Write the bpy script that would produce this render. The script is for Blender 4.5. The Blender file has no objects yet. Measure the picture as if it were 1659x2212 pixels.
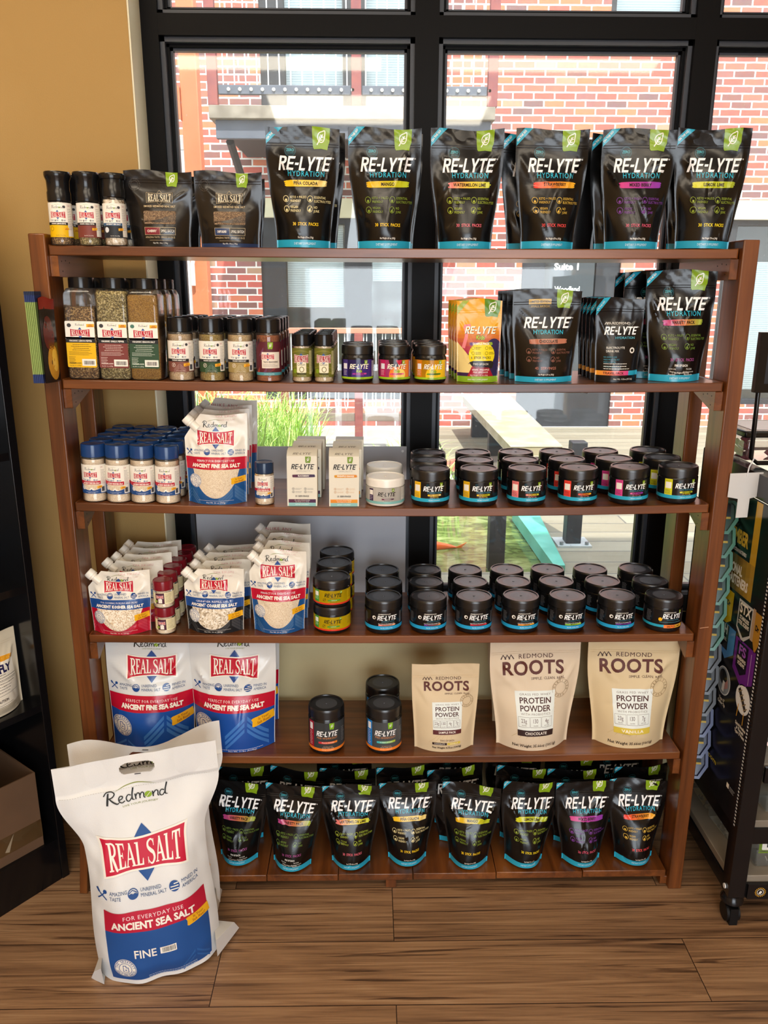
import bpy, bmesh, math, random
import numpy as np
from mathutils import Vector, Matrix
from mathutils.geometry import tessellate_polygon
C = bpy.context.scene
COL = C.collection
PI = math.pi
# ------------------------------------------------------------------ camera
FPX, PITCH, YAW, ROLL = 1732.6, 0.2724, -0.0166, 0.0033
CAM = Vector((-0.0592, -1.9408, 1.6705))
right = Vector((math.cos(YAW), math.sin(YAW), 0)); fwd0 = Vector((-math.sin(YAW), math.cos(YAW), 0)); up0 = Vector((0, 0, 1))
FW = fwd0 * math.cos(PITCH) - up0 * math.sin(PITCH); U1 = up0 * math.cos(PITCH) + fwd0 * math.sin(PITCH)
RI = right * math.cos(ROLL) + U1 * math.sin(ROLL); UP = U1 * math.cos(ROLL) - right * math.sin(ROLL)
cd = bpy.data.cameras.new('camera'); cam = bpy.data.objects.new('camera', cd); COL.objects.link(cam)
cd.sensor_fit = 'HORIZONTAL'; cd.sensor_width = 36; cd.lens = 36 * FPX / 1659; cd.clip_start = 0.05; cd.clip_end = 80
m4 = Matrix((RI, UP, -FW)).transposed().to_4x4(); m4.translation = CAM; cam.matrix_world = m4
C.camera = cam
def ray(px, py): return FW + RI * ((px - 829.5) / FPX) - UP * ((py - 1106) / FPX)
def PX(px, py, X): d = ray(px, py); return CAM + d * ((X - CAM.x) / d.x)
def PY(px, py, Y): d = ray(px, py); return CAM + d * ((Y - CAM.y) / d.y)
def PZ(px, py, Z): d = ray(px, py); return CAM + d * ((Z - CAM.z) / d.z)
# ------------------------------------------------------------------ light, exposure
C.view_settings.view_transform = 'Standard'; C.view_settings.look = 'None'
C.view_settings.exposure = -0.12; C.view_settings.gamma = 1.0; C.view_settings.use_curve_mapping = False
w = bpy.data.worlds.new('sky'); C.world = w; w.use_nodes = True
bg = w.node_tree.nodes['Background']; bg.inputs[0].default_value = (0.80, 0.90, 1.0, 1); bg.inputs[1].default_value = 4.3
sd = bpy.data.lights.new('sun', 'SUN'); sun = bpy.data.objects.new('sun', sd); COL.objects.link(sun)
sd.energy = 10.0; sd.angle = 0.02; sd.color = (1.0, 0.95, 0.88)
sun.rotation_euler = Vector((-0.16, 0.60, -0.85)).to_track_quat('-Z', 'Y').to_euler()
def area(name, loc, sx, sy, e, col, aim):
    d = bpy.data.lights.new(name, 'AREA'); d.shape = 'RECTANGLE'; d.size = sx; d.size_y = sy; d.energy = e; d.color = col
    o = bpy.data.objects.new(name, d); COL.objects.link(o); o.location = loc
    o.rotation_euler = (Vector(aim) - Vector(loc)).to_track_quat('-Z', 'Y').to_euler()
area('ceiling_lamp', (-1.15, -0.75, 2.95), 0.9, 0.35, 13, (1.0, 0.84, 0.62), (-1.15, -0.7, 0))
area('ceiling_lamp', (-0.6, -2.0, 2.95), 1.2, 0.5, 17, (1.0, 0.86, 0.66), (-0.6, -1.4, 0))
area('ceiling_lamp', (1.0, -2.0, 2.95), 1.2, 0.5, 14, (1.0, 0.86, 0.66), (1.0, -1.4, 0))
area('ceiling_lamp', (0.0, -3.6, 2.95), 1.6, 0.6, 33, (1.0, 0.88, 0.70), (0, -3.2, 0))
area('room_fill_lamp', (0.6, -5.6, 1.5), 2.6, 2.4, 80, (0.92, 0.96, 1.0), (0, 0, 0.9))  # added cool fill lamp beyond the back wall opening, no known source
# ------------------------------------------------------------------ materials
MATS = {}
def lin(h):
    h = h.lstrip('#'); r = [int(h[i:i + 2], 16) / 255 for i in (0, 2, 4)]
    return tuple(c / 12.92 if c <= .04045 else ((c + .055) / 1.055) ** 2.4 for c in r) + (1,)
class NT:
    def __init__(s, name):
        s.m = bpy.data.materials.new(name); s.m.use_nodes = True; s.t = s.m.node_tree; s.p = s.t.nodes['Principled BSDF']; s.out = s.t.nodes['Material Output']
    def n(s, typ, ins=None, **kw):
        x = s.t.nodes.new('ShaderNode' + typ)
        for k, v in kw.items(): setattr(x, k, v)
        for k, v in (ins or {}).items(): s.put(x.inputs[k], v)
        return x
    def put(s, i, v):
        if isinstance(v, bpy.types.NodeSocket): s.t.links.new(v, i)
        else: i.default_value = v
    def bs(s, **kw):
        for k, v in kw.items(): s.put(s.p.inputs[k.replace('_', ' ')], v)
    def ramp(s, fac, stops, interp='LINEAR'):
        r = s.n('ValToRGB', {'Fac': fac}); r.color_ramp.interpolation = interp; e = r.color_ramp.elements
        while len(e) < len(stops): e.new(0.5)
        for a, (p, c) in zip(e, stops): a.position = p; a.color = lin(c) if isinstance(c, str) else c
        return r.outputs['Color']
    def coord(s, scale=(1, 1, 1)):
        g = s.n('TexCoord'); mp = s.n('Mapping', {'Vector': g.outputs['Object'], 'Scale': scale}); return mp.outputs[0]
FIN = {'film': (.23, .12, 90, .5), 'paper': (.55, .03, 300, .4), 'plastic': (.20, .02, 200, .45), 'matte': (.5, .05, 120, .3), 'metal': (.4, .03, 150, .4), 'flat': (.7, .06, 60, .4), 'lid': (.30, .03, 240, .8), 'grain': (.42, .12, 500, 1.0), 'frame': (.45, .02, 150, .10)}
def ink(h, fin='film', metal=0.0):
    k = (h, fin, metal)
    if k in MATS: return MATS[k]
    t = NT('%s_%s' % (fin, h.strip('#'))); ro, bu, sc, co = FIN[fin]
    nz = t.n('TexNoise', {'Vector': t.coord(), 'Scale': sc, 'Detail': 2.0})
    b = t.n('Bump', {'Height': nz.outputs['Fac'], 'Strength': bu, 'Distance': .002})
    t.bs(Base_Color=lin(h), Roughness=ro, Normal=b.outputs[0], Specular_IOR_Level=co, Metallic=metal)
    MATS[k] = t.m; return t.m
def wood(axis=0, dark=0, name='stained_wood'):
    k = (name, axis, dark)
    if k in MATS: return MATS[k]
    t = NT(name); sc = [34, 34, 34]; sc[axis] = 1.6
    g = t.n('TexNoise', {'Vector': t.coord(sc), 'Scale': 1.0, 'Detail': 6.0, 'Roughness': .65, 'Distortion': .5})
    sc2 = [5, 5, 5]; sc2[axis] = 1.2
    h = t.n('TexNoise', {'Vector': t.coord(sc2), 'Scale': 1.0, 'Detail': 3.0})
    mx = t.n('Math', {0: g.outputs['Fac'], 1: h.outputs['Fac']}, operation='ADD'); hf = t.n('Math', {0: mx.outputs[0], 1: .5}, operation='MULTIPLY')
    c = t.ramp(hf.outputs[0], [(.34, '341a09'), (.44, '592f12'), (.52, '6e3c18'), (.60, '7d481f'), (.70, '8f5728')])
    b = t.n('Bump', {'Height': g.outputs['Fac'], 'Strength': .18, 'Distance': .002})
    t.bs(Base_Color=c, Roughness=.32, Normal=b.outputs[0], Coat_Weight=.2, Coat_Roughness=.2); MATS[k] = t.m; return t.m
def speck(name, base, cols, scale, rough=.7):
    if name in MATS: return MATS[name]
    t = NT(name); v = t.n('TexVoronoi', {'Vector': t.coord(), 'Scale': scale}); sp = t.n('SeparateColor', {'Color': v.outputs['Color']})
    stops = [(i / len(cols), c) for i, c in enumerate(cols)]
    c = t.ramp(sp.outputs[0], stops, 'CONSTANT')
    b = t.n('Bump', {'Height': v.outputs['Distance'], 'Strength': .35, 'Distance': .002})
    t.bs(Base_Color=c, Roughness=rough, Normal=b.outputs[0]); MATS[name] = t.m; return t.m
def clear(name, tint=(1, 1, 1, 1), haze=.06, col='ffffff', gl=.05, glass=False):
    if name in MATS: return MATS[name]
    t = NT(name); tr = t.n('BsdfTransparent', {'Color': tint}); gs = t.n('BsdfGlossy', {'Color': (1, 1, 1, 1), 'Roughness': .03 if glass else .08})
    lw = t.n('LayerWeight', {'Blend': .25}); fa = t.n('Math', {0: lw.outputs['Fresnel'], 1: gl}, operation='ADD')
    m1 = t.n('MixShader', {0: fa.outputs[0], 1: tr.outputs[0], 2: gs.outputs[0]})
    df = t.n('BsdfDiffuse', {'Color': lin(col)}); hz = haze
    if glass:
        v = t.n('TexVoronoi', {'Vector': t.coord(), 'Scale': 75.0}); n2 = t.n('TexNoise', {'Vector': t.coord(), 'Scale': 3.0, 'Detail': 3.0})
        th = t.n('Math', {0: n2.outputs['Fac'], 1: .30}, operation='MULTIPLY'); th2 = t.n('Math', {0: v.outputs['Distance'], 1: th.outputs[0]}, operation='LESS_THAN')
        sp = t.n('SeparateColor', {'Color': v.outputs['Color']}); pk = t.n('Math', {0: sp.outputs[0], 1: .95}, operation='GREATER_THAN')
        th3 = t.n('Math', {0: th2.outputs[0], 1: pk.outputs[0]}, operation='MULTIPLY')
        hz = t.n('Math', {0: th3.outputs[0], 1: .22, 2: haze}, operation='MULTIPLY_ADD').outputs[0]
    m2 = t.n('MixShader', {0: hz, 1: m1.outputs[0], 2: df.outputs[0]})
    t.t.links.new(m2.outputs[0], t.out.inputs[0]); MATS[name] = t.m; return t.m
# ------------------------------------------------------------------ objects
def tag(o, label=None, cat=None, group=None, kind=None):
    for k, v in (('label', label), ('category', cat), ('group', group), ('kind', kind)):
        if v: o[k] = v
    return o
def thing(name, label=None, cat=None, loc=(0, 0, 0), rz=0, group=None, rx=0, ry=0):
    o = bpy.data.objects.new(name, None); COL.objects.link(o); o.empty_display_size = .05
    o.location = loc; o.rotation_euler = (rx, ry, rz); return tag(o, label, cat, group)
def copy_tree(o, parent=None):
    c = o.copy(); COL.objects.link(c); c.parent = parent
    for ch in o.children: copy_tree(ch, c)
    return c
class MB:
    """collects faces with materials; build() links them as ONE mesh object"""
    def __init__(s): s.v = []; s.f = []; s.mi = []; s.mats = []; s.nv = 0; s.sm = []
    def mat(s, m):
        if m not in s.mats: s.mats.append(m)
        return s.mats.index(m)
    def add(s, V, F, m, smooth=False):
        V = np.asarray(V, dtype=float).reshape(-1, 3); i = s.mat(m)
        s.v.append(V); s.f += [tuple(int(a) + s.nv for a in f) for f in F]; s.mi += [i] * len(F); s.sm += [smooth] * len(F); s.nv += len(V); return s
    def box(s, a, b, m):
        (x0, y0, z0), (x1, y1, z1) = a, b
        V = [(x, y, z) for z in (z0, z1) for y in (y0, y1) for x in (x0, x1)]
        return s.add(V, [(0, 2, 3, 1), (4, 5, 7, 6), (0, 1, 5, 4), (2, 6, 7, 3), (0, 4, 6, 2), (1, 3, 7, 5)], m)
    def prism(s, pts, ax, t0, t1, m):
        n = len(pts)
        def P(p, t): q = list(p); q.insert(ax, t); return q
        V = [P(p, t0) for p in pts] + [P(p, t1) for p in pts]
        F = [tuple(range(n)), tuple(range(2 * n - 1, n - 1, -1))] + [(i, (i + 1) % n, n + (i + 1) % n, n + i) for i in range(n)]
        return s.add(V, F, m)
    def lathe(s, prof, m, n=64, mod=None, smooth=True, cap=True):
        prof = np.array(prof); a = np.linspace(0, 2 * PI, n, endpoint=False); V = []
        for k, (r, z) in enumerate(prof):
            rr = r * np.ones(n)
            if mod and mod[0] <= k <= mod[1]: rr = r - mod[2] * (np.arange(n) % 2)
            V.append(np.stack([rr * np.cos(a), rr * np.sin(a), z + 0 * a], 1))
        K = len(prof); F = [(k * n + i, k * n + (i + 1) % n, (k + 1) * n + (i + 1) % n, (k + 1) * n + i) for k in range(K - 1) for i in range(n)]
        if cap: F += [tuple(range(n - 1, -1, -1)), tuple((K - 1) * n + i for i in range(n))]
        return s.add(np.concatenate(V), F, m, smooth)
    def tube(s, pts, r, m, n=8, cap=True):
        pts = [Vector(p) for p in pts]; V = []; N = len(pts)
        for i, p in enumerate(pts):
            d = (pts[min(i + 1, N - 1)] - pts[max(i - 1, 0)]).normalized(); u = d.orthogonal().normalized()
            if i and abs(d.dot(pu)) < .99: u = (pu - d * d.dot(pu)).normalized()
            pu = u; w_ = d.cross(u); rr = r[i] if isinstance(r, (list, tuple)) else r
            V += [p + (u * math.cos(2 * PI * k / n) + w_ * math.sin(2 * PI * k / n)) * rr for k in range(n)]
        F = [(i * n + k, i * n + (k + 1) % n, (i + 1) * n + (k + 1) % n, (i + 1) * n + k) for i in range(N - 1) for k in range(n)]
        if cap: F += [tuple(range(n - 1, -1, -1)), tuple((N - 1) * n + k for k in range(n))]
        return s.add([tuple(v) for v in V], F, m, True)
    def build(s, name, parent=None, loc=None, bevel=0, rot=None, fix=False):
        me = bpy.data.meshes.new(name); me.from_pydata(np.concatenate(s.v).tolist(), [], s.f)
        for m in s.mats: me.materials.append(m)
        me.polygons.foreach_set('material_index', s.mi); me.polygons.foreach_set('use_smooth', s.sm); me.update(); me.set_sharp_from_angle(angle=.75)
        if fix:
            bm = bmesh.new(); bm.from_mesh(me); bmesh.ops.recalc_face_normals(bm, faces=bm.faces); bm.to_mesh(me); bm.free()
        o = bpy.data.objects.new(name, me); COL.objects.link(o); o.parent = parent
        if loc: o.location = loc
        if rot: o.rotation_euler = rot
        if bevel:
            b = o.modifiers.new('bevel', 'BEVEL'); b.width = bevel; b.segments = 2; b.limit_method = 'ANGLE'; b.angle_limit = .7
        return o
def box(name, a, b, m, parent=None, bevel=0, loc=None, rot=None): return MB().box(a, b, m).build(name, parent, loc, bevel, rot)
def struct(o): o['kind'] = 'structure'; return o
# ------------------------------------------------------------------ flat artwork (labels, print): 2-D polygons laid on a surface
def ss(x): x = np.clip(x, 0, 1); return x * x * (3 - 2 * x)
TXT = {}
def glyphs(s, b=0.0, sh=0.0, sp=1.0):
    k = (s, b, sh, sp)
    if k not in TXT:
        c = bpy.data.curves.new('t', 'FONT'); c.body = s; c.size = 1; c.resolution_u = 4 if len(s) < 7 else 2 if len(s) < 18 else 1; c.offset = b; c.shear = sh; c.space_character = sp
        o = bpy.data.objects.new('t', c); me = bpy.data.meshes.new_from_object(o)
        n = len(me.vertices); V = np.zeros(n * 3); me.vertices.foreach_get('co', V); V = V.reshape(-1, 3)[:, :2] / .682
        me.calc_loop_triangles(); T = np.zeros(len(me.loop_triangles) * 3, dtype=np.int64); me.loop_triangles.foreach_get('vertices', T)
        TXT[k] = (V, T.reshape(-1, 3)); bpy.data.objects.remove(o); bpy.data.curves.remove(c); bpy.data.meshes.remove(me)
    return TXT[k]
def smooth_pts(p, n=6):
    p = [np.array(q, float) for q in p]
    if len(p) < 3: return p
    q = [2 * p[0] - p[1]] + p + [2 * p[-1] - p[-2]]; out = []
    for i in range(1, len(q) - 2):
        for t in np.linspace(0, 1, n, endpoint=False):
            out.append(.5 * (2 * q[i] + (q[i + 1] - q[i - 1]) * t + (2 * q[i - 1] - 5 * q[i] + 4 * q[i + 1] - q[i + 2]) * t * t + (3 * q[i] - q[i - 1] - 3 * q[i + 1] + q[i + 2]) * t ** 3))
    return out + [p[-1]]
class Art:
    def __init__(s): s.p = []
    def raw(s, l, col, V, T): s.p.append((l, col, np.asarray(V, float).reshape(-1, 2), np.asarray(T, dtype=np.int64).reshape(-1, 3)))
    def poly(s, pts, col, l=0):
        T = tessellate_polygon([[Vector((p[0], p[1], 0)) for p in pts]]); s.raw(l, col, pts, T)
    def rect(s, x0, y0, x1, y1, col, l=0): s.raw(l, col, [(x0, y0), (x1, y0), (x1, y1), (x0, y1)], [(0, 1, 2), (0, 2, 3)])
    def rrect(s, x0, y0, x1, y1, r, col, l=0):
        P = []
        for cx, cy, a in ((x1 - r, y1 - r, 0), (x0 + r, y1 - r, 1), (x0 + r, y0 + r, 2), (x1 - r, y0 + r, 3)):
            P += [(cx + r * math.cos((a + k / 4) * PI / 2), cy + r * math.sin((a + k / 4) * PI / 2)) for k in range(5)]
        s.poly(P, col, l)
    def disc(s, x, y, r, col, l=0, n=28, ry=None):
        a = np.linspace(0, 2 * PI, n, endpoint=False); ry = ry or r
        V = np.vstack([[x, y], np.stack([x + r * np.cos(a), y + ry * np.sin(a)], 1)]); s.raw(l, col, V, [(0, 1 + i, 1 + (i + 1) % n) for i in range(n)])
    def ring(s, x, y, r, w_, col, l=0, n=32):
        a = np.linspace(0, 2 * PI, n, endpoint=False); o = np.stack([np.cos(a), np.sin(a)], 1); V = np.vstack([o * (r - w_), o * r]) + [x, y]
        s.raw(l, col, V, [t for i in range(n) for t in ((i, n + i, n + (i + 1) % n), (i, n + (i + 1) % n, (i + 1) % n))])
    def stroke(s, pts, w_, col, l=0, sm=False, closed=False):
        wl = list(w_) if isinstance(w_, (list, tuple)) else [w_] * len(pts)
        P = [np.array((p[0], p[1], q), float) for p, q in zip(pts, wl)]
        if sm: P = smooth_pts(P)
        if closed: P = P + [P[0]]
        P = np.array(P); d = np.gradient(P[:, :2], axis=0); d /= np.linalg.norm(d, axis=1)[:, None] + 1e-9
        nn = np.stack([-d[:, 1], d[:, 0]], 1) * P[:, 2:3] / 2; V = np.vstack([P[:, :2] + nn, P[:, :2] - nn]); K = len(P)
        s.raw(l, col, V, [t for i in range(K - 1) for t in ((i, K + i, K + i + 1), (i, K + i + 1, i + 1))])
    def text(s, t, x, y, h, col, l=2, al='C', b=0.0, sh=0.0, sp=1.0, sx=.82, fit=None, rot=0):
        V, T = glyphs(t, b, sh, sp); V = V * [h * sx, h]; x0, x1 = V[:, 0].min(), V[:, 0].max()
        if fit: V = V * [fit / (x1 - x0), 1]; x0, x1 = V[:, 0].min(), V[:, 0].max()
        V = V - [{'C': (x0 + x1) / 2, 'L': x0, 'R': x1}[al], 0]
        if rot: c, si = math.cos(rot), math.sin(rot); V = V @ np.array([[c, si], [-si, c]])
        s.raw(l, col, V + [x, y], T)
    def arctext(s, t, x, y, r, h, col, l, a0, a1, inv=False):
        n = len(t)
        for i, ch in enumerate(t):
            if ch == ' ': continue
            a = a0 + (a1 - a0) * (i + .5) / n; rot = a - PI / 2 if not inv else a + PI / 2
            c = (x + r * math.cos(a), y + r * math.sin(a)); V, T = glyphs(ch, .02); V = V * [h * .85, h]; V = V - [(V[:, 0].min() + V[:, 0].max()) / 2, h / 2]
            cs, si = math.cos(rot), math.sin(rot); s.raw(l, col, V @ np.array([[cs, si], [-si, cs]]) + c, T)
    def lines(s, x, y, w_, n, dy, h, col, l=2, seed=0, al='L'):
        r = random.Random(seed); h = h * .7
        for i in range(n):
            ww = w_ * r.uniform(.72, 1); xx = x if al == 'L' else x - ww / 2; q = xx
            while q < xx + ww - h:      # fine print: word-length dashes
                q2 = min(q + h * r.uniform(1.5, 4.5), xx + ww); s.rect(q, y - i * dy, q2, y - i * dy + h, col, l); q = q2 + h * .7
    def put(s, a, x, y, k=1.0, ky=None, dl=0, f=None, rot=0):
        c, si = math.cos(rot), math.sin(rot)
        for l, col, V, T in a.p:
            V = V * [k, ky or k]; V = V @ np.array([[c, si], [-si, c]]) + [x, y]; s.p.append((l + dl, col, V, T))
    def warp(s, f):
        s.p = [(l, c, f(V), T) for l, c, V, T in s.p]; return s
    def cut(s, L):
        out = []
        for l, c, V, T in s.p:
            for _ in range(7):
                e = np.stack([T[:, [0, 1]], T[:, [1, 2]], T[:, [2, 0]]], 1); ln = np.linalg.norm(V[e[..., 0]] - V[e[..., 1]], axis=2)
                bad = ln > L
                if not bad.any(): break
                es = np.sort(e.reshape(-1, 2), 1); un, inv = np.unique(es, axis=0, return_inverse=True); inv = np.asarray(inv).reshape(-1, 3)
                ub = np.linalg.norm(V[un[:, 0]] - V[un[:, 1]], axis=1) > L; mid = np.full(len(un), -1); mid[ub] = len(V) + np.arange(ub.sum())
                V = np.vstack([V, (V[un[ub, 0]] + V[un[ub, 1]]) / 2]); M = mid[inv]; NT_ = []
                for t, m in zip(T.tolist(), M.tolist()):
                    k = [i for i in range(3) if m[i] >= 0]
                    if not k: NT_.append(t)
                    elif len(k) == 3: a, b, c2 = t; NT_ += [[a, m[0], m[2]], [m[0], b, m[1]], [m[2], m[1], c2], [m[0], m[1], m[2]]]
                    elif len(k) == 1:
                        i = k[0]; a, b, c2 = t[i], t[(i + 1) % 3], t[(i + 2) % 3]; NT_ += [[a, m[i], c2], [m[i], b, c2]]
                    else:
                        i = [j for j in range(3) if m[j] < 0][0]; a, b, c2 = t[i], t[(i + 1) % 3], t[(i + 2) % 3]; p, q = m[(i + 1) % 3], m[(i + 2) % 3]
                        NT_ += [[a, b, p], [a, p, q], [p, c2, q]]
                T = np.array(NT_)
            out.append((l, c, V, T))
        s.p = out; return s
    def lay(s, mb, f, fin, e0=.00035, de=.00012):
        """f(x, y, eps) maps art millimetres to 3-D metres"""
        for l, c, V, T in s.p:
            P = f(V[:, 0] / 1000, V[:, 1] / 1000, e0 + de * l); ar = np.cross(V[T[:, 1]] - V[T[:, 0]], V[T[:, 2]] - V[T[:, 0]]); T = np.where(ar[:, None] < 0, T[:, ::-1], T)
            mb.add(P, T.tolist(), ink(c, fin) if isinstance(c, str) else c, True)
def mixhex(a, b, t): return ''.join('%02x' % round(int(a[i:i + 2], 16) * (1 - t) + int(b[i:i + 2], 16) * t) for i in (0, 2, 4))
# ------------------------------------------------------------------ marks and lettering shared by the packages
WH, CR, BK, DK, RED, NAVY, YEL = 'f4efe4', 'efe6d2', '141416', '1d1d20', 'bd1231', '1d4a8c', 'f0b320'
TEAL, LEAF = '2aa5c4', '86a81d'
LET = dict(R=[[(0, 0), (.17, 0), (.17, 1), (0, 1)], [(.12, 1), (.42, 1), (.55, .93), (.6, .8), (.6, .62), (.55, .5), (.42, .42), (.12, .42), (.12, .58), (.36, .58), (.42, .64), (.42, .78), (.36, .84), (.12, .84)], [(.2, .45), (.38, .45), (.62, 0), (.43, 0)]],
    E=[[(0, 0), (.17, 0), (.17, 1), (0, 1)], [(.15, .83), (.58, .83), (.62, 1), (.15, 1)], [(.15, .42), (.5, .42), (.53, .58), (.15, .58)], [(.15, 0), (.56, 0), (.58, .17), (.15, .17)]],
    L=[[(0, 0), (.17, 0), (.17, 1), (0, 1)], [(.15, 0), (.5, 0), (.53, .17), (.15, .17)]], Y=[[(.24, 0), (.42, 0), (.42, .42), (.24, .42)], [(-.02, 1), (.17, 1), (.42, .4), (.26, .36)], [(.5, 1), (.69, 1), (.41, .36), (.27, .42)]],
    T=[[(.22, 0), (.4, 0), (.4, .9), (.22, .9)], [(0, .83), (.62, .83), (.65, 1), (0, 1)]])
LET['-'] = [[(0, .38), (.3, .38), (.32, .55), (0, .55)]]
def relyte(a, x, y, wd, h, col, l=3, sh=.22, tm=True):
    pen = 0; parts = []
    for ch, adv in (('R', .7), ('E', .66), ('-', .4), ('L', .6), ('Y', .72), ('T', .72), ('E', .62)):
        parts += [[(pen + px, py) for px, py in p] for p in LET[ch]]; pen += adv
    k = wd / (pen + sh)
    for p in parts: a.poly([(x - wd / 2 + (px + py * sh) * k, y + py * h) for px, py in p], col, l)
    if tm: a.ring(x + wd / 2 + h * .09, y + h * .93, h * .055, h * .02, col, l, 10)
def serif(ch):
    A = Art(); r = lambda x0, y0, x1, y1: A.rect(x0, y0, x1, y1, 'x')
    if ch in 'REL': r(.12, 0, .29, 1); r(.02, .945, .3, 1); r(.02, 0, .38, .05)
    if ch == 'L': r(.2, 0, .6, .07); A.poly([(.5, 0), (.62, 0), (.62, .3), (.57, .3), (.5, .07)], 'x')
    if ch == 'E': r(.2, .93, .58, 1); r(.2, 0, .6, .07); r(.2, .48, .46, .55); A.poly([(.5, .93), (.58, .72), (.6, .72), (.6, 1), (.5, 1)], 'x'); A.poly([(.5, .07), (.6, .3), (.62, .3), (.62, 0), (.5, 0)], 'x'); r(.42, .4, .46, .63)
    if ch == 'R': A.stroke([(.2, .965), (.42, .965), (.57, .86), (.57, .64), (.42, .52), (.2, .52)], [.07, .08, .15, .15, .08, .07], 'x', 0, True); A.stroke([(.33, .52), (.5, .22), (.62, .03), (.72, .03)], [.16, .17, .15, .05], 'x', 0, True)
    if ch == 'A': A.poly([(.02, 0), (.1, 0), (.36, .86), (.32, 1)], 'x'); A.poly([(.28, 1), (.4, 1), (.7, 0), (.51, 0)], 'x'); r(.16, .3, .56, .37); r(-.04, 0, .2, .05); r(.42, 0, .78, .05)
    if ch == 'S': A.stroke([(.55, .8), (.46, .95), (.3, .98), (.12, .88), (.12, .7), (.3, .55), (.5, .42), (.56, .22), (.42, .03), (.24, .02), (.08, .18)], [.04, .07, .08, .13, .15, .18, .17, .15, .1, .07, .04], 'x', 0, True); r(.53, .7, .58, .98); r(.05, .02, .1, .3)
    if ch == 'T': r(.25, 0, .42, 1); r(.02, .93, .65, 1); A.poly([(.02, 1), (.02, .7), (.05, .7), (.12, .93)], 'x'); A.poly([(.65, 1), (.65, .7), (.62, .7), (.55, .93)], 'x'); r(.15, 0, .52, .05)
    return A
def salt_letters():
    A = Art(); pen = 0
    for ch, adv in (('R', .72), ('E', .68), ('A', .74), ('L', .92), ('S', .68), ('A', .72), ('L', .64), ('T', .66)): A.put(serif(ch), pen, -.5); pen += adv
    return A, pen
SALT = None
def realsalt(a, x, y, wd, l=3, red=RED, blue='2a4f93', line=WH, let=WH, outline=False, hk=1.0):
    global SALT
    if SALT is None: SALT = salt_letters()
    hm = wd * .155 * hk; f = lambda t: 1 + .34 * (2 * t) ** 2          # banner is taller at both ends
    d = wd * .235 * hk
    xs = np.linspace(-.5, .5, 13)
    def band(g, col, ll):
        top = [(x + t * wd * (1 + g * .06), y + hm * f(t) * (1 + g * .14)) for t in xs]; bot = [(x + t * wd * (1 + g * .06), y - hm * f(t) * (1 + g * .14)) for t in xs[::-1]]; a.poly(top + bot, col, ll)
    if outline:
        a.stroke([(x, y + d * 1.25), (x + d, y), (x, y - d * 1.25), (x - d, y), (x, y + d * 1.25)], wd * .008, line, l); band(1, outline, l + 1)
        top = [(x + t * wd, y + hm * f(t)) for t in xs]; a.stroke(top + [(px, 2 * y - py) for px, py in top[::-1]] + top[:2], wd * .01, line, l + 2)
    else: a.poly([(x, y + d * 1.3), (x + d, y), (x, y - d * 1.3), (x - d, y)], blue, l); band(1, line, l + 1); band(0, red, l + 2)
    A, pen = SALT; k = wd * .9 / pen
    for _, _, V, T in A.p:
        X = (V[:, 0] / pen - .5) * .9; Y = V[:, 1] * 2 * hm * .8 * (1 + .34 * (2 * X) ** 2); a.raw(l + 3, let, np.stack([x + X * wd, y + Y], 1), T)
RS = [([(5, 2), (7, 12), (9.5, 26)], [3.2, 3.4, 2.6]), ([(2, 21), (7, 28), (15, 28.5), (19, 23), (15, 17), (8, 14.5)], 2), ([(10, 15), (15, 8), (21, 3), (25, 5)], [2.2, 2.8, 2.6, 1]),
    ([(24, 9), (29.5, 11), (31, 14.5), (28, 16.5), (25, 13), (25, 7), (29, 3.5), (34, 6)], 2), ([(44, 14), (40, 16), (36.5, 11), (37.5, 5), (41, 3.8), (45, 9)], 2), ([(48.5, 28), (46, 15), (46, 6), (49.5, 4)], [2.6, 2.4, 2.2, 1]),
    ([(50.5, 15), (51.5, 4)], 2.2), ([(51, 9), (54.5, 15), (57.5, 13), (58, 4)], 2.1), ([(58, 9), (61, 15), (64, 13.5), (64.4, 6), (66.5, 4)], 2), ([(78.5, 15), (79.5, 4)], 2.2), ([(79.3, 9), (83.5, 15.3), (87, 13.5), (87, 6), (89, 4)], 2),
    ([(97, 13), (93, 15), (90, 10), (91, 4.6), (95, 4), (98, 9)], 2), ([(102, 28), (99, 15), (99.2, 6), (103, 4)], [2.6, 2.4, 2.2, 1])]
def redmond(a, x, y, wd, col='1a1a18', l=3, tagline=True, fine=True):
    k = wd / 104
    for p, w_ in RS: a.stroke([(x + (px - 52) * k, y + py * k) for px, py in p], [q * k for q in w_] if isinstance(w_, list) else w_ * k, col, l, fine)
    a.disc(x + 19.5 * k, y + 9.8 * k, 6 * k, LEAF, l, 16)
    if fine: a.stroke([(x + 16 * k, y + 5 * k), (x + 23 * k, y + 14 * k)], .8 * k, WH, l + 1)
    a.stroke([(x + (px - 52) * k, y + py * k) for px, py in ((20, 27), (36, 34), (54, 37), (70, 35), (86, 31))], [.2 * k, 1.3 * k, 1.6 * k, 1.2 * k, .2 * k], '7f8f2a', l, True)
    if tagline: a.text('LIVE YOUR JOURNEY', x + 6 * k, y - 5 * k, 3.2 * k, '8a9550', l, fit=58 * k)
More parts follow.
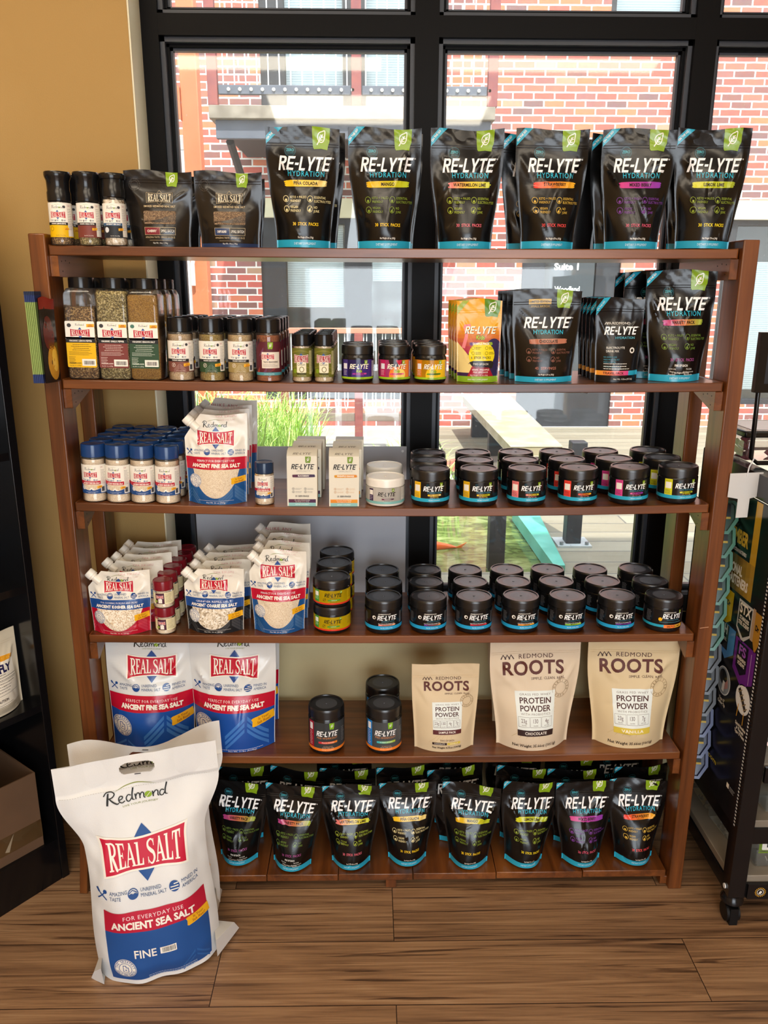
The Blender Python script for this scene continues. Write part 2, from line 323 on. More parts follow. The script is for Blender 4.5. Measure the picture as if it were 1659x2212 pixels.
def leaf(a, x, y, k, col=WH, l=3):
    P = [(-.34, -.1), (-.38, .12), (-.2, .34), (.12, .46), (.42, .52), (.4, .1), (.28, -.22), (.05, -.34), (-.2, -.28)]
    a.stroke([(x + px * k * .8, y + py * k * 1.1) for px, py in P + P[:1]], k * .085, col, l, True); a.stroke([(x - .36 * k, y - .58 * k), (x + .16 * k, y + .28 * k)], k * .085, col, l)
    for px, py, qx, qy in ((-.12, -.2, -.14, .1), (.0, .0, 0, .26), (-.12, -.2, .14, -.16), (.02, .02, .24, .1)): a.stroke([(x + px * k, y + py * k), (x + qx * k, y + qy * k)], k * .075, col, l)
def leaftag(a, x0, x1, y0, y1, l=2, col=LEAF):
    w_ = x1 - x0; h = y1 - y0; a.poly([(x0, y1), (x0 + .03 * w_, y0 + .35 * h), (x0 + .06 * w_, y0 + .08 * h), (x0 + .12 * w_, y0), (x0 + .5 * w_, y0 + .03 * h), (x0 + .85 * w_, y0 - .02 * h), (x0 + .9 * w_, y0 + .2 * h), (x1 - .03 * w_, y0 + .35 * h), (x1, y1)], col, l)
    leaf(a, (x0 + x1) / 2, y0 + h * .52, min(w_, h) * .62, WH, l + 1)
def brush(a, x, y, wd, h, cols, l=2, seed=1):
    r = random.Random(seed); n = 9; N = 12 if len(cols) > 1 else n - 1
    f = lambda t, s: y + s * h / 2 * (1 - .12 * abs(2 * t) ** 3) + (t * h * .10)
    xs = np.linspace(-.5, .5, N + 1)
    for i in range(N):
        t = (i + .5) / N * (len(cols) - 1); j = min(int(t), len(cols) - 2) if len(cols) > 1 else 0
        c = mixhex(cols[j], cols[j + 1], t - j) if len(cols) > 1 else cols[0]
        a.poly([(x + xs[i] * wd, f(xs[i], -1)), (x + xs[i + 1] * wd, f(xs[i + 1], -1)), (x + xs[i + 1] * wd, f(xs[i + 1], 1)), (x + xs[i] * wd, f(xs[i], 1))], c, l)
    for sgn, c in ((-1, cols[0]), (1, cols[-1])):
        for k in range(3):
            yy = y + sgn * .05 * h + (k - 1) * h * .27; e = wd * (.5 + r.uniform(.01, .045)); a.poly([(x + sgn * wd * .49, yy - h * .12), (x + sgn * e, yy - h * .09), (x + sgn * e, yy + h * .1), (x + sgn * wd * .49, yy + h * .12)], c, l)
def icons3(a, x, y, wd, col=NAVY, l=3, txt=True):
    r = wd * .043; g = wd * .35
    for i, (t1, t2) in enumerate((('AMAZING', 'TASTE'), ('UNREFINED', 'MINERAL SALT'), ('MINED IN', 'AMERICA'))):
        cx = x - wd * .46 + (0, .30, .70)[i] * wd
        if i == 0:
            a.stroke([(cx - r, y + r), (cx + r, y - r)], r * .25, col, l); a.stroke([(cx + r * .6, y + r * .6), (cx - r, y - r)], r * .25, col, l); a.disc(cx + r * .7, y + r * .8, r * .45, col, l, 12); a.poly([(cx - r * 1.3, y + r * 1.1), (cx - r * .9, y + r * 1.4), (cx - r * .4, y + r * .7), (cx - r * .8, y + r * .4)], col, l)
        elif i == 1:
            a.ring(cx, y, r * 1.2, r * .2, col, l); a.poly([(cx - r * 1.1, y - r * .1), (cx - r * .4, y + r * .1), (cx, y - r * .1), (cx + r * .4, y + r * .15), (cx + r * 1.1, y - r * .1), (cx + r * .7, y - r), (cx, y - r * 1.15), (cx - r * .7, y - r)], col, l); a.stroke([(cx - r * .9, y + r * .2), (cx - r * .1, y + r * .75), (cx + r * .9, y + r * .2)], r * .18, col, l)
        else:
            a.disc(cx, y, r * 1.2, col, l)
            for k in range(3): a.stroke([(cx - r * (.1 if k == 2 else .9), y + (k - 1) * r * .6 - r * .1), (cx + r * .95, y + (k - 1) * r * .6 + r * .05)], r * .2, WH, l + 1)
        if txt:
            for j, t in enumerate((t1, t2)): a.text(t, cx + r * 1.7, y + r * (.25 - 1.15 * j), r * .78, '3c5a86', l, 'L', sx=.78)
        else: a.rect(cx + r * 1.7, y + r * .2, cx + r * 4.6, y + r * .7, '5a6c88', l); a.rect(cx + r * 1.7, y - r * .7, cx + r * 4.2, y - r * .2, '5a6c88', l)
def badge(a, x, y, r, col=NAVY, paper=WH, l=3, txt=True):
    a.disc(x, y, r, paper, l, 36); a.ring(x, y, r * .96, r * .05, col, l + 1); a.ring(x, y, r * .6, r * .05, col, l + 1)
    a.poly([(x - r * .22, y - r * .36), (x + r * .3, y - r * .36), (x + r * .3, y + r * .2), (x + r * .1, y + r * .2), (x + r * .1, y + r * .36), (x - r * .22, y + r * .36)], col, l + 1); a.poly([(x - r * .16, y - r * .3), (x + r * .24, y - r * .3), (x + r * .24, y + r * .14), (x + r * .04, y + r * .14), (x + r * .04, y + r * .3), (x - r * .16, y + r * .3)], paper, l + 2); a.disc(x + r * .04, y - r * .08, r * .08, col, l + 3, 5)
    if txt: a.arctext('THE GREATEST', x, y, r * .78, r * .2, col, l + 1, PI * .97, PI * .03); a.arctext('SALT ON EARTH', x, y, r * .78, r * .2, col, l + 1, PI * 1.08, PI * 1.92, True)
def isyour(a, x, y, wd, l=4, rot=.14, txt=True):
    b = Art(); h = wd * .46; b.poly([(-.5 * wd, -h * .4), (-.44 * wd, -h * .5), (.5 * wd, -h * .42), (.5 * wd, h * .5), (-.42 * wd, h * .45), (-.5 * wd, h * .36), (-.46 * wd, h * .1)], YEL, 0)
    if txt: b.text('Is Your', wd * .04, h * .06, h * .28, '8a1f1c', 1, sh=.15); b.text('Salt Real?', wd * .03, -h * .33, h * .28, '8a1f1c', 1, sh=.15)
    else: b.rect(-.2 * wd, h * .1, .25 * wd, h * .28, 'b0501c', 1); b.rect(-.3 * wd, -h * .3, .35 * wd, -h * .1, 'b0501c', 1)
    a.put(b, x, y, 1, dl=l, rot=rot)
def chevrons(a, x, y, wd, h, col, n=3, l=1):
    for k in range(n):
        q = h * k / n * .55
        for s in (-1, 1): a.poly([(x + s * wd * .03, y + h * .5 - q), (x + s * wd * .03, y + h * .5 - q - h * .12), (x + s * wd * .5, y - h * .1 - q - h * .12), (x + s * wd * .5, y - h * .1 - q)], col, l)
# ------------------------------------------------------------------ artwork of each package, millimetres, origin at the middle of the lower edge
FLAV = {'pina colada': ('PI\u00d1A COLADA', ['f3c01e', 'f0d588'], 'e8d9a0', 'f0c524'), 'mango': ('MANGO', ['e8b51c', 'b8c425'], '7d9232', 'f0c524'), 'watermelon lime': ('WATERMELON LIME', ['ef7f80', 'f3cf45', 'c9cf3a'], '9fae3a', 'e06a78'),
    'strawberry lemonade': ('STRAWBERRY', ['ef4438', 'f08a2e', 'f3b52e'], 'd8b04a', 'e34b4b'), 'mixed berry': ('MIXED BERRY', ['d8458c', '8e3aa8'], '7a3f96', 'cf5570'), 'lemon lime': ('LEMON LIME', ['d9d62a', 'a9b82c'], '8fa03a', 'f0d524'), 'variety': ('VARIETY PACK', ['c04690', 'd0764a', '9fb33c'], '6f8a3a', '9a4a82')}
def claims(a, H, k, col, y0, d=22, s=1.0):
    for j, (x, ts) in enumerate(((-44, ('KETO + PALEO', 'FRIENDLY', 'VEGAN', 'FRIENDLY')), (19, ('ESSENTIAL', 'ELECTROLYTES', 'NO', 'JUNK')))):
        for r in range(2):
            yy = y0 - r * d; a.ring(x, yy + 1, 7.4 * s, 1.1, col, 3, 20); a.disc(x, yy - 1.5, 3 * s, col, 3, 8)
            if j and r: a.stroke([(x - 5 * s, yy - 4 * s), (x + 5 * s, yy + 6 * s)], 1.1, col, 4)
            for q in range(2): a.text(ts[2 * r + q], x + 10.5 * s, yy + 2.2 - q * 8.2 * s, 5.2 * s, col, 3, 'L', sx=.78, sp=1.1, b=.01)
def art_relyte(fl):
    name, cols, ic, st = FLAV[fl]; a = Art(); W, H = 168, 262; q = .925; T = lambda t: H - t * q
    a.rect(-W / 2, 0, W / 2, 17, TEAL, 1); a.poly([(-84, T(41)), (-84, T(22)), (-84 + 20, H), (-84 + 39, H)], TEAL, 1)
    a.text('ON THE GO', -70, T(19), 4.4, WH, 3, rot=.84, b=.02); leaftag(a, 21, 62, T(50), H)
    if fl == 'variety':
        a.text('FIVE OF EACH:', 4, T(243), 5.2, WH, 3, b=.02)
        for i, (p, r) in enumerate((('Lemon Lime', 'Pi\u00f1a Colada'), ('Mango', 'Strawberry Lemonade'), ('Mixed Berry', 'Watermelon Lime'))): a.text(p, -22, T(251 + i * 7.5), 4, WH, 3, sx=.7); a.text(r, 30, T(251 + i * 7.5), 4, WH, 3, sx=.7)
    a.disc(-29, T(55), 12.5, '12242c', 1); a.ring(-29, T(55), 12.5, .9, '2a6a78', 2); a.text('ZERO', -29, T(56), 5.6, '48b4c4', 3, b=.02); a.text('CALORIES', -29, T(61.5), 3, '2f7a88', 3)
    relyte(a, 5, T(101), 124, 31, 'ffffff'); a.text('HYDRATION', 8, T(114.5), 11.5, '35b5d0', 3, fit=86, sp=1.2, b=.012)
    brush(a, 7, T(131), 97, 14.5, cols, 2, len(fl)); two = fl == 'strawberry lemonade'
    a.text(name, 7, T(131) - (2.2 if two else 3.4), 7, '2a1a12', 4, b=.035, sp=1.06)
    if two: a.text('LEMONADE', 7, T(131) - 6.2, 3.2, '6a2a18', 4, sp=1.2)
    claims(a, H, q, ic, T(169)); v = fl == 'variety'
    a.text('30  STICK  PACKS', 8, T(229 if v else 231), 6.6, st, 3, fit=74, b=.02); a.text({'mango': 'Net Weight 6.60 oz. (187g)', 'lemon lime': 'Net Weight 7.20 oz. (204g)', 'variety': 'Net Weight 6.74 oz. (191g)'}.get(fl, 'Net Weight 6.78 oz. (192g)'), 8, 20.5, 4, WH, 3, sx=.72, b=.02)
    a.text('DIETARY SUPPLEMENT', 6, 6.5, 5, 'd8eef2', 3, fit=66); return a
def art_choc():
    a = Art(); W, H = 165, 218; a.rect(-W / 2, 0, W / 2, 14, TEAL, 1); leaftag(a, 22, 60, H - 42, H); g = 'c8a13a'
    a.rect(-44, H - 34, 10, H - 22, g, 1); a.text('LIMITED EDITION', -17, H - 30.5, 5, BK, 2, fit=48, b=.02); a.rect(-44, H - 43, 10, H - 34, '3a3018', 1); a.text('SMALL BATCH', -17, H - 40.5, 4, g, 2, fit=44)
    relyte(a, 2, H - 89, 116, 26, 'ffffff'); a.text('HYDRATION', 4, H - 103, 10, '35b5d0', 3, fit=74, b=.012)
    brush(a, 4, H - 120, 90, 12.5, ['b06a52', 'b8755c'], 2, 5); a.text('CHOCOLATE', 4, H - 123, 6.6, '2a1a12', 4, b=.035)
    b = Art(); claims(b, H, 1, '8a5a4c', 0, 19, .88); a.put(b, -2, H - 144)
    a.text('45  SERVINGS', -2, H - 186, 6, 'a86a5a', 3, fit=58, b=.02); a.text('Net Weight 12.30 oz. (351g)', 0, 18, 3.6, WH, 3, sx=.72, b=.02); a.text('DIETARY SUPPLEMENT', 0, 5, 4.4, 'd8eef2', 3, fit=60); return a
def art_travel():
    a = Art(); W, H = 118, 198; a.poly([(-59, H - 40), (-59, H - 22), (-40, H), (-24, H)], TEAL, 1); a.text('ON THE GO', -46, H - 19, 4, WH, 3, rot=.86)
    for i, x in enumerate((-16, -11.5, -7)): a.stroke([(x - 20, H - 61), (x - 17, H - 55.5), (x - 14, H - 61)], 1.5, WH, 3)
    a.text('REDMOND', 4, H - 61, 5.4, WH, 3, fit=44); relyte(a, 4, H - 85, 84, 19, 'ffffff'); a.text('HYDRATION', 14, H - 95, 5.6, '5fc0d4', 3, fit=50)
    a.text('ELECTROLYTE', -10, H - 118, 5, WH, 3, fit=46); a.text('DRINK MIX', -18, H - 126, 5, WH, 3, fit=32); a.disc(34, H - 122, 7, WH, 2, 16); a.disc(34, H - 122, 4, BK, 3, 8)
    for i, t in enumerate(('NO ADDED SUGAR', 'MADE WITH REAL SALT', 'MIXES IN WATER')): a.text(t, -40, H - 139 - i * 6, 3.4, '4d9fb5', 3, 'L', sx=.75)
    a.text('7 STICK PACKS', -40, H - 162, 3.6, '7ab0be', 3, 'L'); a.lines(-40, 44, 76, 2, 6, 2, WH, 3, 4); a.lines(-40, 32, 76, 1, 6, 2, WH, 3, 5)
    for i in range(10): a.rect(-59 + i * 8.6, 17, -59 + (i + 1) * 8.6, 28, mixhex('f0a030', 'd6488a', i / 9), 1)
    a.rect(27, 17, 59, 28, TEAL, 1); a.text('TRAVEL PACK', -14, 19.6, 5.4, '3a1420', 3, fit=54, b=.02); a.text('Net Wt. 1.52oz (43.26g)', 14, 6, 4, WH, 3, fit=56); return a
def art_kids():
    a = Art(); W, H = 108, 195; G = '8db52a'
    for i in range(14): a.rect(-54, H * .35 + i * H * .65 / 14, 54, H * .35 + (i + 1) * H * .65 / 14, mixhex('a82c58', 'eaa60a', min(1, i / 7)), 0)
    a.rect(-54, 0, 54, H * .35, '3c1f4e', 0); a.poly([(-54, H * .5), (-20, H * .3), (-10, H * .12), (-54, H * .12)], 'e9cf86', 1); a.disc(38, H * .3, 26, '2c2350', 1, ry=46)
    a.rect(-54, 0, 54, 15, G, 5); a.text('DIETARY SUPPLEMENT', 0, 5.5, 3.6, WH, 6, fit=52)
    a.poly([(-54, H - 36), (-54, H - 16), (-40, H), (-24, H)], '9cab22', 1); leaftag(a, 12, 50, H - 40, H, 2, '5e8a1c')
    a.stroke([(-38, H * .42), (-30, H * .58), (-34, H * .68)], 8, 'e8868c', 1, True); a.stroke([(-36, H * .68), (-20, H * .69)], 8, 'e8868c', 1)
    relyte(a, 6, H - 80, 78, 17, '2c1430', 2, tm=False); relyte(a, 5, H - 79.3, 78, 17, 'fff6e4', 3); a.text('Kids', 4, H - 93, 10, '241a10', 3, b=.07, sh=.1); a.text('Kids', 4, H - 93, 10, 'b5cf2a', 4, b=.02, sh=.1)
    brush(a, 6, H - 103, 54, 8, ['4a2a7a', 'c0347a', '8db52a'], 2, 3); a.text('SAMPLE PACK', 6, H - 105.3, 5, WH, 4, fit=42, b=.03)
    a.disc(8, H * .335, 33, 'ecd61e', 2, ry=31)
    for x, y in ((-14, 82), (-14, 70), (20, 82), (20, 70)): a.ring(x, y, 4, .8, '4a3a10', 3, 14); a.lines(x + 6, y + 1, 15, 2, 3.4, 1.8, '4a3a10', 3, int(x + y))
    a.text('6  STICK  PACKS', 6, 57, 5.2, '3a2a10', 4, fit=50, b=.02); a.poly([(-24, 48), (-14, 52), (34, 52), (40, 46), (36, 34), (-12, 34)], '1f2024', 3); a.text('TWO OF EACH:', 6, 42, 4.6, WH, 4, fit=40)
    a.poly([(-28, 15), (-16, 40), (28, 36), (40, 15)], 'a3162e', 3); a.text('GRAPE   PINEAPPLE', 6, 29, 3.8, WH, 5, fit=44); a.text('PINK LEMONADE', 6, 23, 3.8, WH, 5, fit=38); a.text('Net Weight 1.02 oz. (29g)', 2, 16.5, 3, WH, 6, fit=46); return a
def art_smoked(fl):
    a = Art(); W, H = 155, 166; s = 'c9b48c'; leaftag(a, 18, 46, H - 33, H); a.ring(-54, H - 30, 13, .8, '4a443c', 1); a.ring(-54, H - 30, 8.5, .8, '4a443c', 1); a.arctext('THE GREATEST SALT', -54, H - 30, 10.6, 2.4, '4a443c', 1, PI, -PI * .9)
    realsalt(a, 2, H - 58, 60, 1, line=s, let='e4d6b8', outline='211d1a', hk=.95); a.text('SMOKED REDMOND REAL SALT', 2, H - 79, 4.2, s, 3, fit=74, b=.02)
    a.rrect(-37, H - 116, 41, H - 87, 3, speck('smoked_salt_grains', '', ['5e4836', '7a6048', '8e7355', '4a382a', 'a58a68'], 900), 1)
    for i in range(6): a.stroke([(-36, H - 112 + i * .6), (0, H - 106 - i * 1.2), (41, H - 94 - i * 3.2)], 1.0, '241d18', 2, True)
    c = {'cherry': '7a2230', "chef's blend": '2b3f66'}[fl]; a.rect(-37, H - 140, 41, H - 123, s, 1); a.rect(-36.3, H - 139.3, 2, H - 123.7, c, 2); a.rect(2.7, H - 139.3, 40.3, H - 123.7, '1f1b19', 2)
    a.text('CHERRY' if fl == 'cherry' else "CHEF'S BLEND", -18, H - 134, 5, WH, 3, fit=24, b=.02); a.text('SMALL BATCH', 22, H - 134, 6, WH, 3, fit=33, sh=.2)
    a.text('AMAZING TASTE \u00b7 SINGLE SOURCE', 2, H - 147, 3.8, s, 3, fit=76); a.rect(-26, H - 152, 30, H - 151.4, s, 3); a.text('Net Wt. 14oz. | 396g', 2, H - 159.5, 3.6, WH, 3, fit=38)
    if fl != 'cherry': a.rect(-W / 2, 0, W / 2, 9, '24375c', 1)
    return a
def art_refill(kind):
    W, H = {'fine': (155, 228), 'kosher': (160, 168), 'coarse': (160, 168)}[kind]; a = Art(); band, base, t1, t2 = {'fine': (RED, '1f5590', 'PERFECT FOR EVERYDAY USE', 'ANCIENT FINE SEA SALT'), 'kosher': (NAVY, 'b8132f', 'FOR COOKING, PICKLING AND MORE', 'ANCIENT KOSHER SEA SALT'), 'coarse': (NAVY, '1f2226', 'GRINDER REFILL SALT', 'ANCIENT COARSE SEA SALT')}[kind]
    k = W / 155; yb = H * (.385 if kind == 'fine' else .40); hb = 31 * k if kind == 'fine' else 26
    a.rect(-W / 2, 0, W / 2, yb, base, 1); lt = mixhex(base, 'ffffff', .16); chevrons(a, W * .3, 22, W * .5, 60, lt, 4, 2); chevrons(a, -W * .42, 18, W * .3, 44, lt, 3, 2)
    a.rect(-W / 2, yb, W / 2, yb + hb, band, 3); xs = np.linspace(-.38, .4, 19)
    g = {'fine': ['e9d8bd', 'dcc7a8', 'f2e6d2', 'cbb191', 'e4d0b2'], 'kosher': ['efe2cd', 'e2cfb4', 'f6eedf', 'c9b090'], 'coarse': ['e8dcc8', 'cdbda4', 'f4ecdf', 'a8967c', 'dccdb4']}[kind]
    a.poly([(W * .38, yb + 1), (-W * .38, yb + 1)] + [(W * (-.38 + .76 * t), yb * (1 - .80 * math.sin(PI * min(1, max(0, t))) ** .55)) for t in np.linspace(0.0, 1, 21)], speck('%s_salt_grains' % kind, '', g, {'fine': 1100, 'kosher': 420, 'coarse': 260}[kind]), 4)
    badge(a, -W * .345, yb * .68, 16.5 * k, l=5); isyour(a, W * .37, yb * .70, 36 * k, 5, .1); a.text(t1, 0, yb + hb * .62, hb * .17, 'e9ecf4', 5, fit=W * .6); a.text(t2, 0, yb + hb * .2, hb * .27, WH, 5, fit=W * .78, b=.05, sp=1.05)
    a.rect(-W * .3, 11, W * .3, 11.5, WH, 5); a.text({'fine': 'Net Wt. 26 oz. (737g)'}.get(kind, 'Net Wt. 16 oz. (454g)'), 0, 4, 4, WH, 5, fit=W * .32)
    y1 = yb + hb + (12 if kind == 'fine' else 9) * k; icons3(a, 2, y1, W * .95, l=3); top = H - y1; realsalt(a, 0, y1 + top * (.36 if kind == 'fine' else .37), W * (.58 if kind == 'fine' else .46), 3)
    redmond(a, -2, H - (38 if kind == 'fine' else 30), W * (.4 if kind == 'fine' else .36), fine=True)
    u = Art(); u.text('UNLIKE ANY', 0, 6.5, 6.5, 'd9a9a6', 2, fit=58, sp=1.3); u.text('SALT ON EARTH', 0, -3, 4.5, 'd9b5b0', 2, fit=48, sp=1.3); u.warp(lambda V: V * [-1, 1]); a.put(u, W * .17, H - 16, k * .9)
    return a
def art_refill_back():
    a = Art(); W, H = 155, 228; a.text('UNLIKE ANY', -18, H - 19, 8, 'c2606e', 2, fit=84, sp=1.3); a.text('SALT ON EARTH', -18, H - 31, 6, 'cc8a92', 2, fit=84, sp=1.3); a.lines(-60, H - 42, 104, 12, 6, 2, '8a8a90', 2, 3); a.rect(-W / 2, 0, W / 2, 84, '1f5590', 1); a.rect(-W / 2, 84, W / 2, 108, RED, 1); return a
def art_bag10():
    W, H = 235, 325; a = Art(); B = '1b4fa3'; yb = 118; a.rect(-W / 2, 0, W / 2, yb, B, 1); chevrons(a, 42, 62, 120, 92, '3f79c4', 3, 2); chevrons(a, -70, 6, 90, 60, '3f79c4', 2, 2)
    n = 12; xs = np.linspace(-.5, .5, n + 1); a.rect(-W / 2, yb, W / 2, yb + 45, RED, 2); a.text('PERFECT FOR EVERYDAY USE', 4, yb + 27, 7.5, 'f0d8d8', 4, fit=140, sp=1.1); a.text('ANCIENT FINE SEA SALT', 4, yb + 9, 12, WH, 4, fit=170, b=.06)
    badge(a, -W * .35, yb * .63, 30, '2a4f93', l=3); isyour(a, W * .37, yb * .78, 58, 5, .16); a.lines(-60, 8, 150, 1, 5, 2, 'c9d6ee', 3, 2); a.text('Net Wt. 10 lbs. (4.54kg)', 30, 2, 4.5, WH, 3, fit=80)
    icons3(a, -4, yb + 66, 205, l=3); realsalt(a, 6, yb + 122, 128, 3, hk=1.1); redmond(a, 2, yb + 172, 92); return a
def art_bag25():
    W, H = 340, 640; a = Art(); B = '1d4f93'; x0, x1 = -122, 132
    a.rect(x0, 38, x1, 178, B, 1); a.rect(x0, 178, x1, 232, 'bb1637', 2); a.text('FOR EVERYDAY USE', 0, 212, 10, 'f4dfe2', 4, fit=150, sp=1.15); a.text('ANCIENT SEA SALT', -2, 187, 18, WH, 4, fit=208, b=.04)
    a.text('FINE', -30, 106, 21, WH, 3, fit=54, b=.015); a.rect(6, 108, 46, 126, WH, 3)
    r = random.Random(4); x = 11
    while x < 42: w_ = r.choice((.7, 1, 1.6)); a.rect(x, 111, x + w_, 124, '22222a', 4); x += w_ + r.choice((.7, 1.1))
    badge(a, -84, 76, 27, B, l=3); isyour(a, 106, 172, 58, 5, .1); a.lines(-30, 46, 130, 2, 6, 2.5, 'b9cbe6', 3, 6); chevrons(a, 92, 58, 70, 50, '2c62a8', 2, 2)
    icons3(a, -2, 274, 262, l=3); realsalt(a, -4, 366, 206, 3, red='c4163a', blue=B, hk=1.05); redmond(a, -8, 482, 126); a.rect(-6, 547, 6, 549.5, '44444a', 3); return a
def art_roots(kind):
    big = kind != 'sample'; W, H = (250, 322) if big else (180, 252); k = W / 250; a = Art(); BR = '4a221c'; cx = -10 * k if big else 0
    for i in range(5): a.stroke([(cx - 70 * k + 22 * i * k, 40 * k), (cx - 10 * k + 14 * i * k, 90 * k + 6 * i), (cx + 70 * k, 160 * k - 12 * i)], .8 * k, 'c8b07e', 1, True)
    for i, x in enumerate((-38, -27, -16)): a.stroke([(cx + (x - 48) * k, H - 64 * k), (cx + (x - 42) * k, H - 52 * k), (cx + (x - 34) * k, H - 64 * k)], 3.2 * k, '3a1c18', 2)
    a.text('REDMOND', cx + 12 * k, H - 64 * k, 12 * k, BR, 2, fit=96 * k, sp=1.1); a.text('ROOTS', cx + 4 * k, H - 106 * k, 34 * k, '5a2a22', 2, fit=172 * k, b=.03, sp=1.1); a.text('SIMPLE. CLEAN. REAL.', cx + 46 * k, H - 121 * k, 6.4 * k, BR, 2, fit=98 * k)
    a.ring(cx + 84 * k, H - 148 * k, 26 * k, .9, '8a7250', 2); a.ring(cx + 84 * k, H - 148 * k, 17 * k, .8, '8a7250', 2); a.arctext('CERTIFIED PURE', cx + 84 * k, H - 148 * k, 21 * k, 5 * k, '8a7250', 2, PI, -PI * .8)
    y1, y0 = H - 150 * k, H - 258 * k; a.rect(cx - 52 * k, y0, cx + 66 * k, y1, 'e6ece8', 2); c7 = cx + 7 * k
    a.text('GRASS FED WHEY', c7, y1 - 12 * k, 5.5 * k, '7a6a5a', 3, fit=92 * k, sp=1.2); a.text('PROTEIN', c7, y1 - 33 * k, 15 * k, BR, 3, fit=94 * k, b=.02); a.text('POWDER', c7, y1 - 54 * k, 15 * k, BR, 3, fit=94 * k, b=.02); a.text('WITH PROBIOTICS', c7, y1 - 64 * k, 5.5 * k, '7a6a5a', 3, fit=92 * k, sp=1.2)
    vals = {'chocolate': ('23g', '130', '4g'), 'vanilla': ('23g', '130', '7g'), 'sample': ('23g', '130', '4g', '7g')}[kind]; n = len(vals)
    for i, v in enumerate(vals):
        xa = cx + (-48 + i * 110 / n) * k; xb = xa + (110 / n - 3) * k; ya, yb = y1 - 97 * k, y1 - 69 * k
        a.stroke([(xa, ya), (xb, ya), (xb, yb), (xa, yb), (xa, ya)], .9, '6a5a4e', 3); a.text(v, (xa + xb) / 2, ya + 12 * k, 11 * k, BR, 3, sx=.75); a.text('PROTEIN' if i == 0 else 'CALORIES' if i == 1 else 'NET CARB', (xa + xb) / 2, ya + 3 * k, 3.4 * k, '6a5a4e', 3, sx=.7)
    c = {'chocolate': '33201e', 'vanilla': 'd9c04a', 'sample': '5a2426'}[kind]; a.rect(cx - 52 * k, y0 - 16 * k, cx + 66 * k, y0 + 2 * k, c, 3); a.text({'chocolate': 'CHOCOLATE', 'vanilla': 'VANILLA', 'sample': 'SAMPLE PACK'}[kind], c7, y0 - 11 * k, 8 * k, WH, 4, fit=72 * k, sp=1.1, b=.02)
    if not big: a.text('TWO OF EACH:', c7, 35, 5, BR, 3, fit=44); a.rect(-40, 24, 4, 31, '33201e', 2); a.text('CHOCOLATE', -18, 25.5, 4, WH, 3, fit=32); a.rect(6, 24, 46, 31, 'd9c04a', 2); a.text('VANILLA', 26, 25.5, 4, WH, 3, fit=26)
    a.text('Net Weight: 35.66oz (1011g)' if big else 'Net Weight: 4.75oz (134.8g)', c7, 12 * k if big else 12, 9 * k, '3a2a20', 2, fit=(150 if big else 124) * k, b=.02); return a
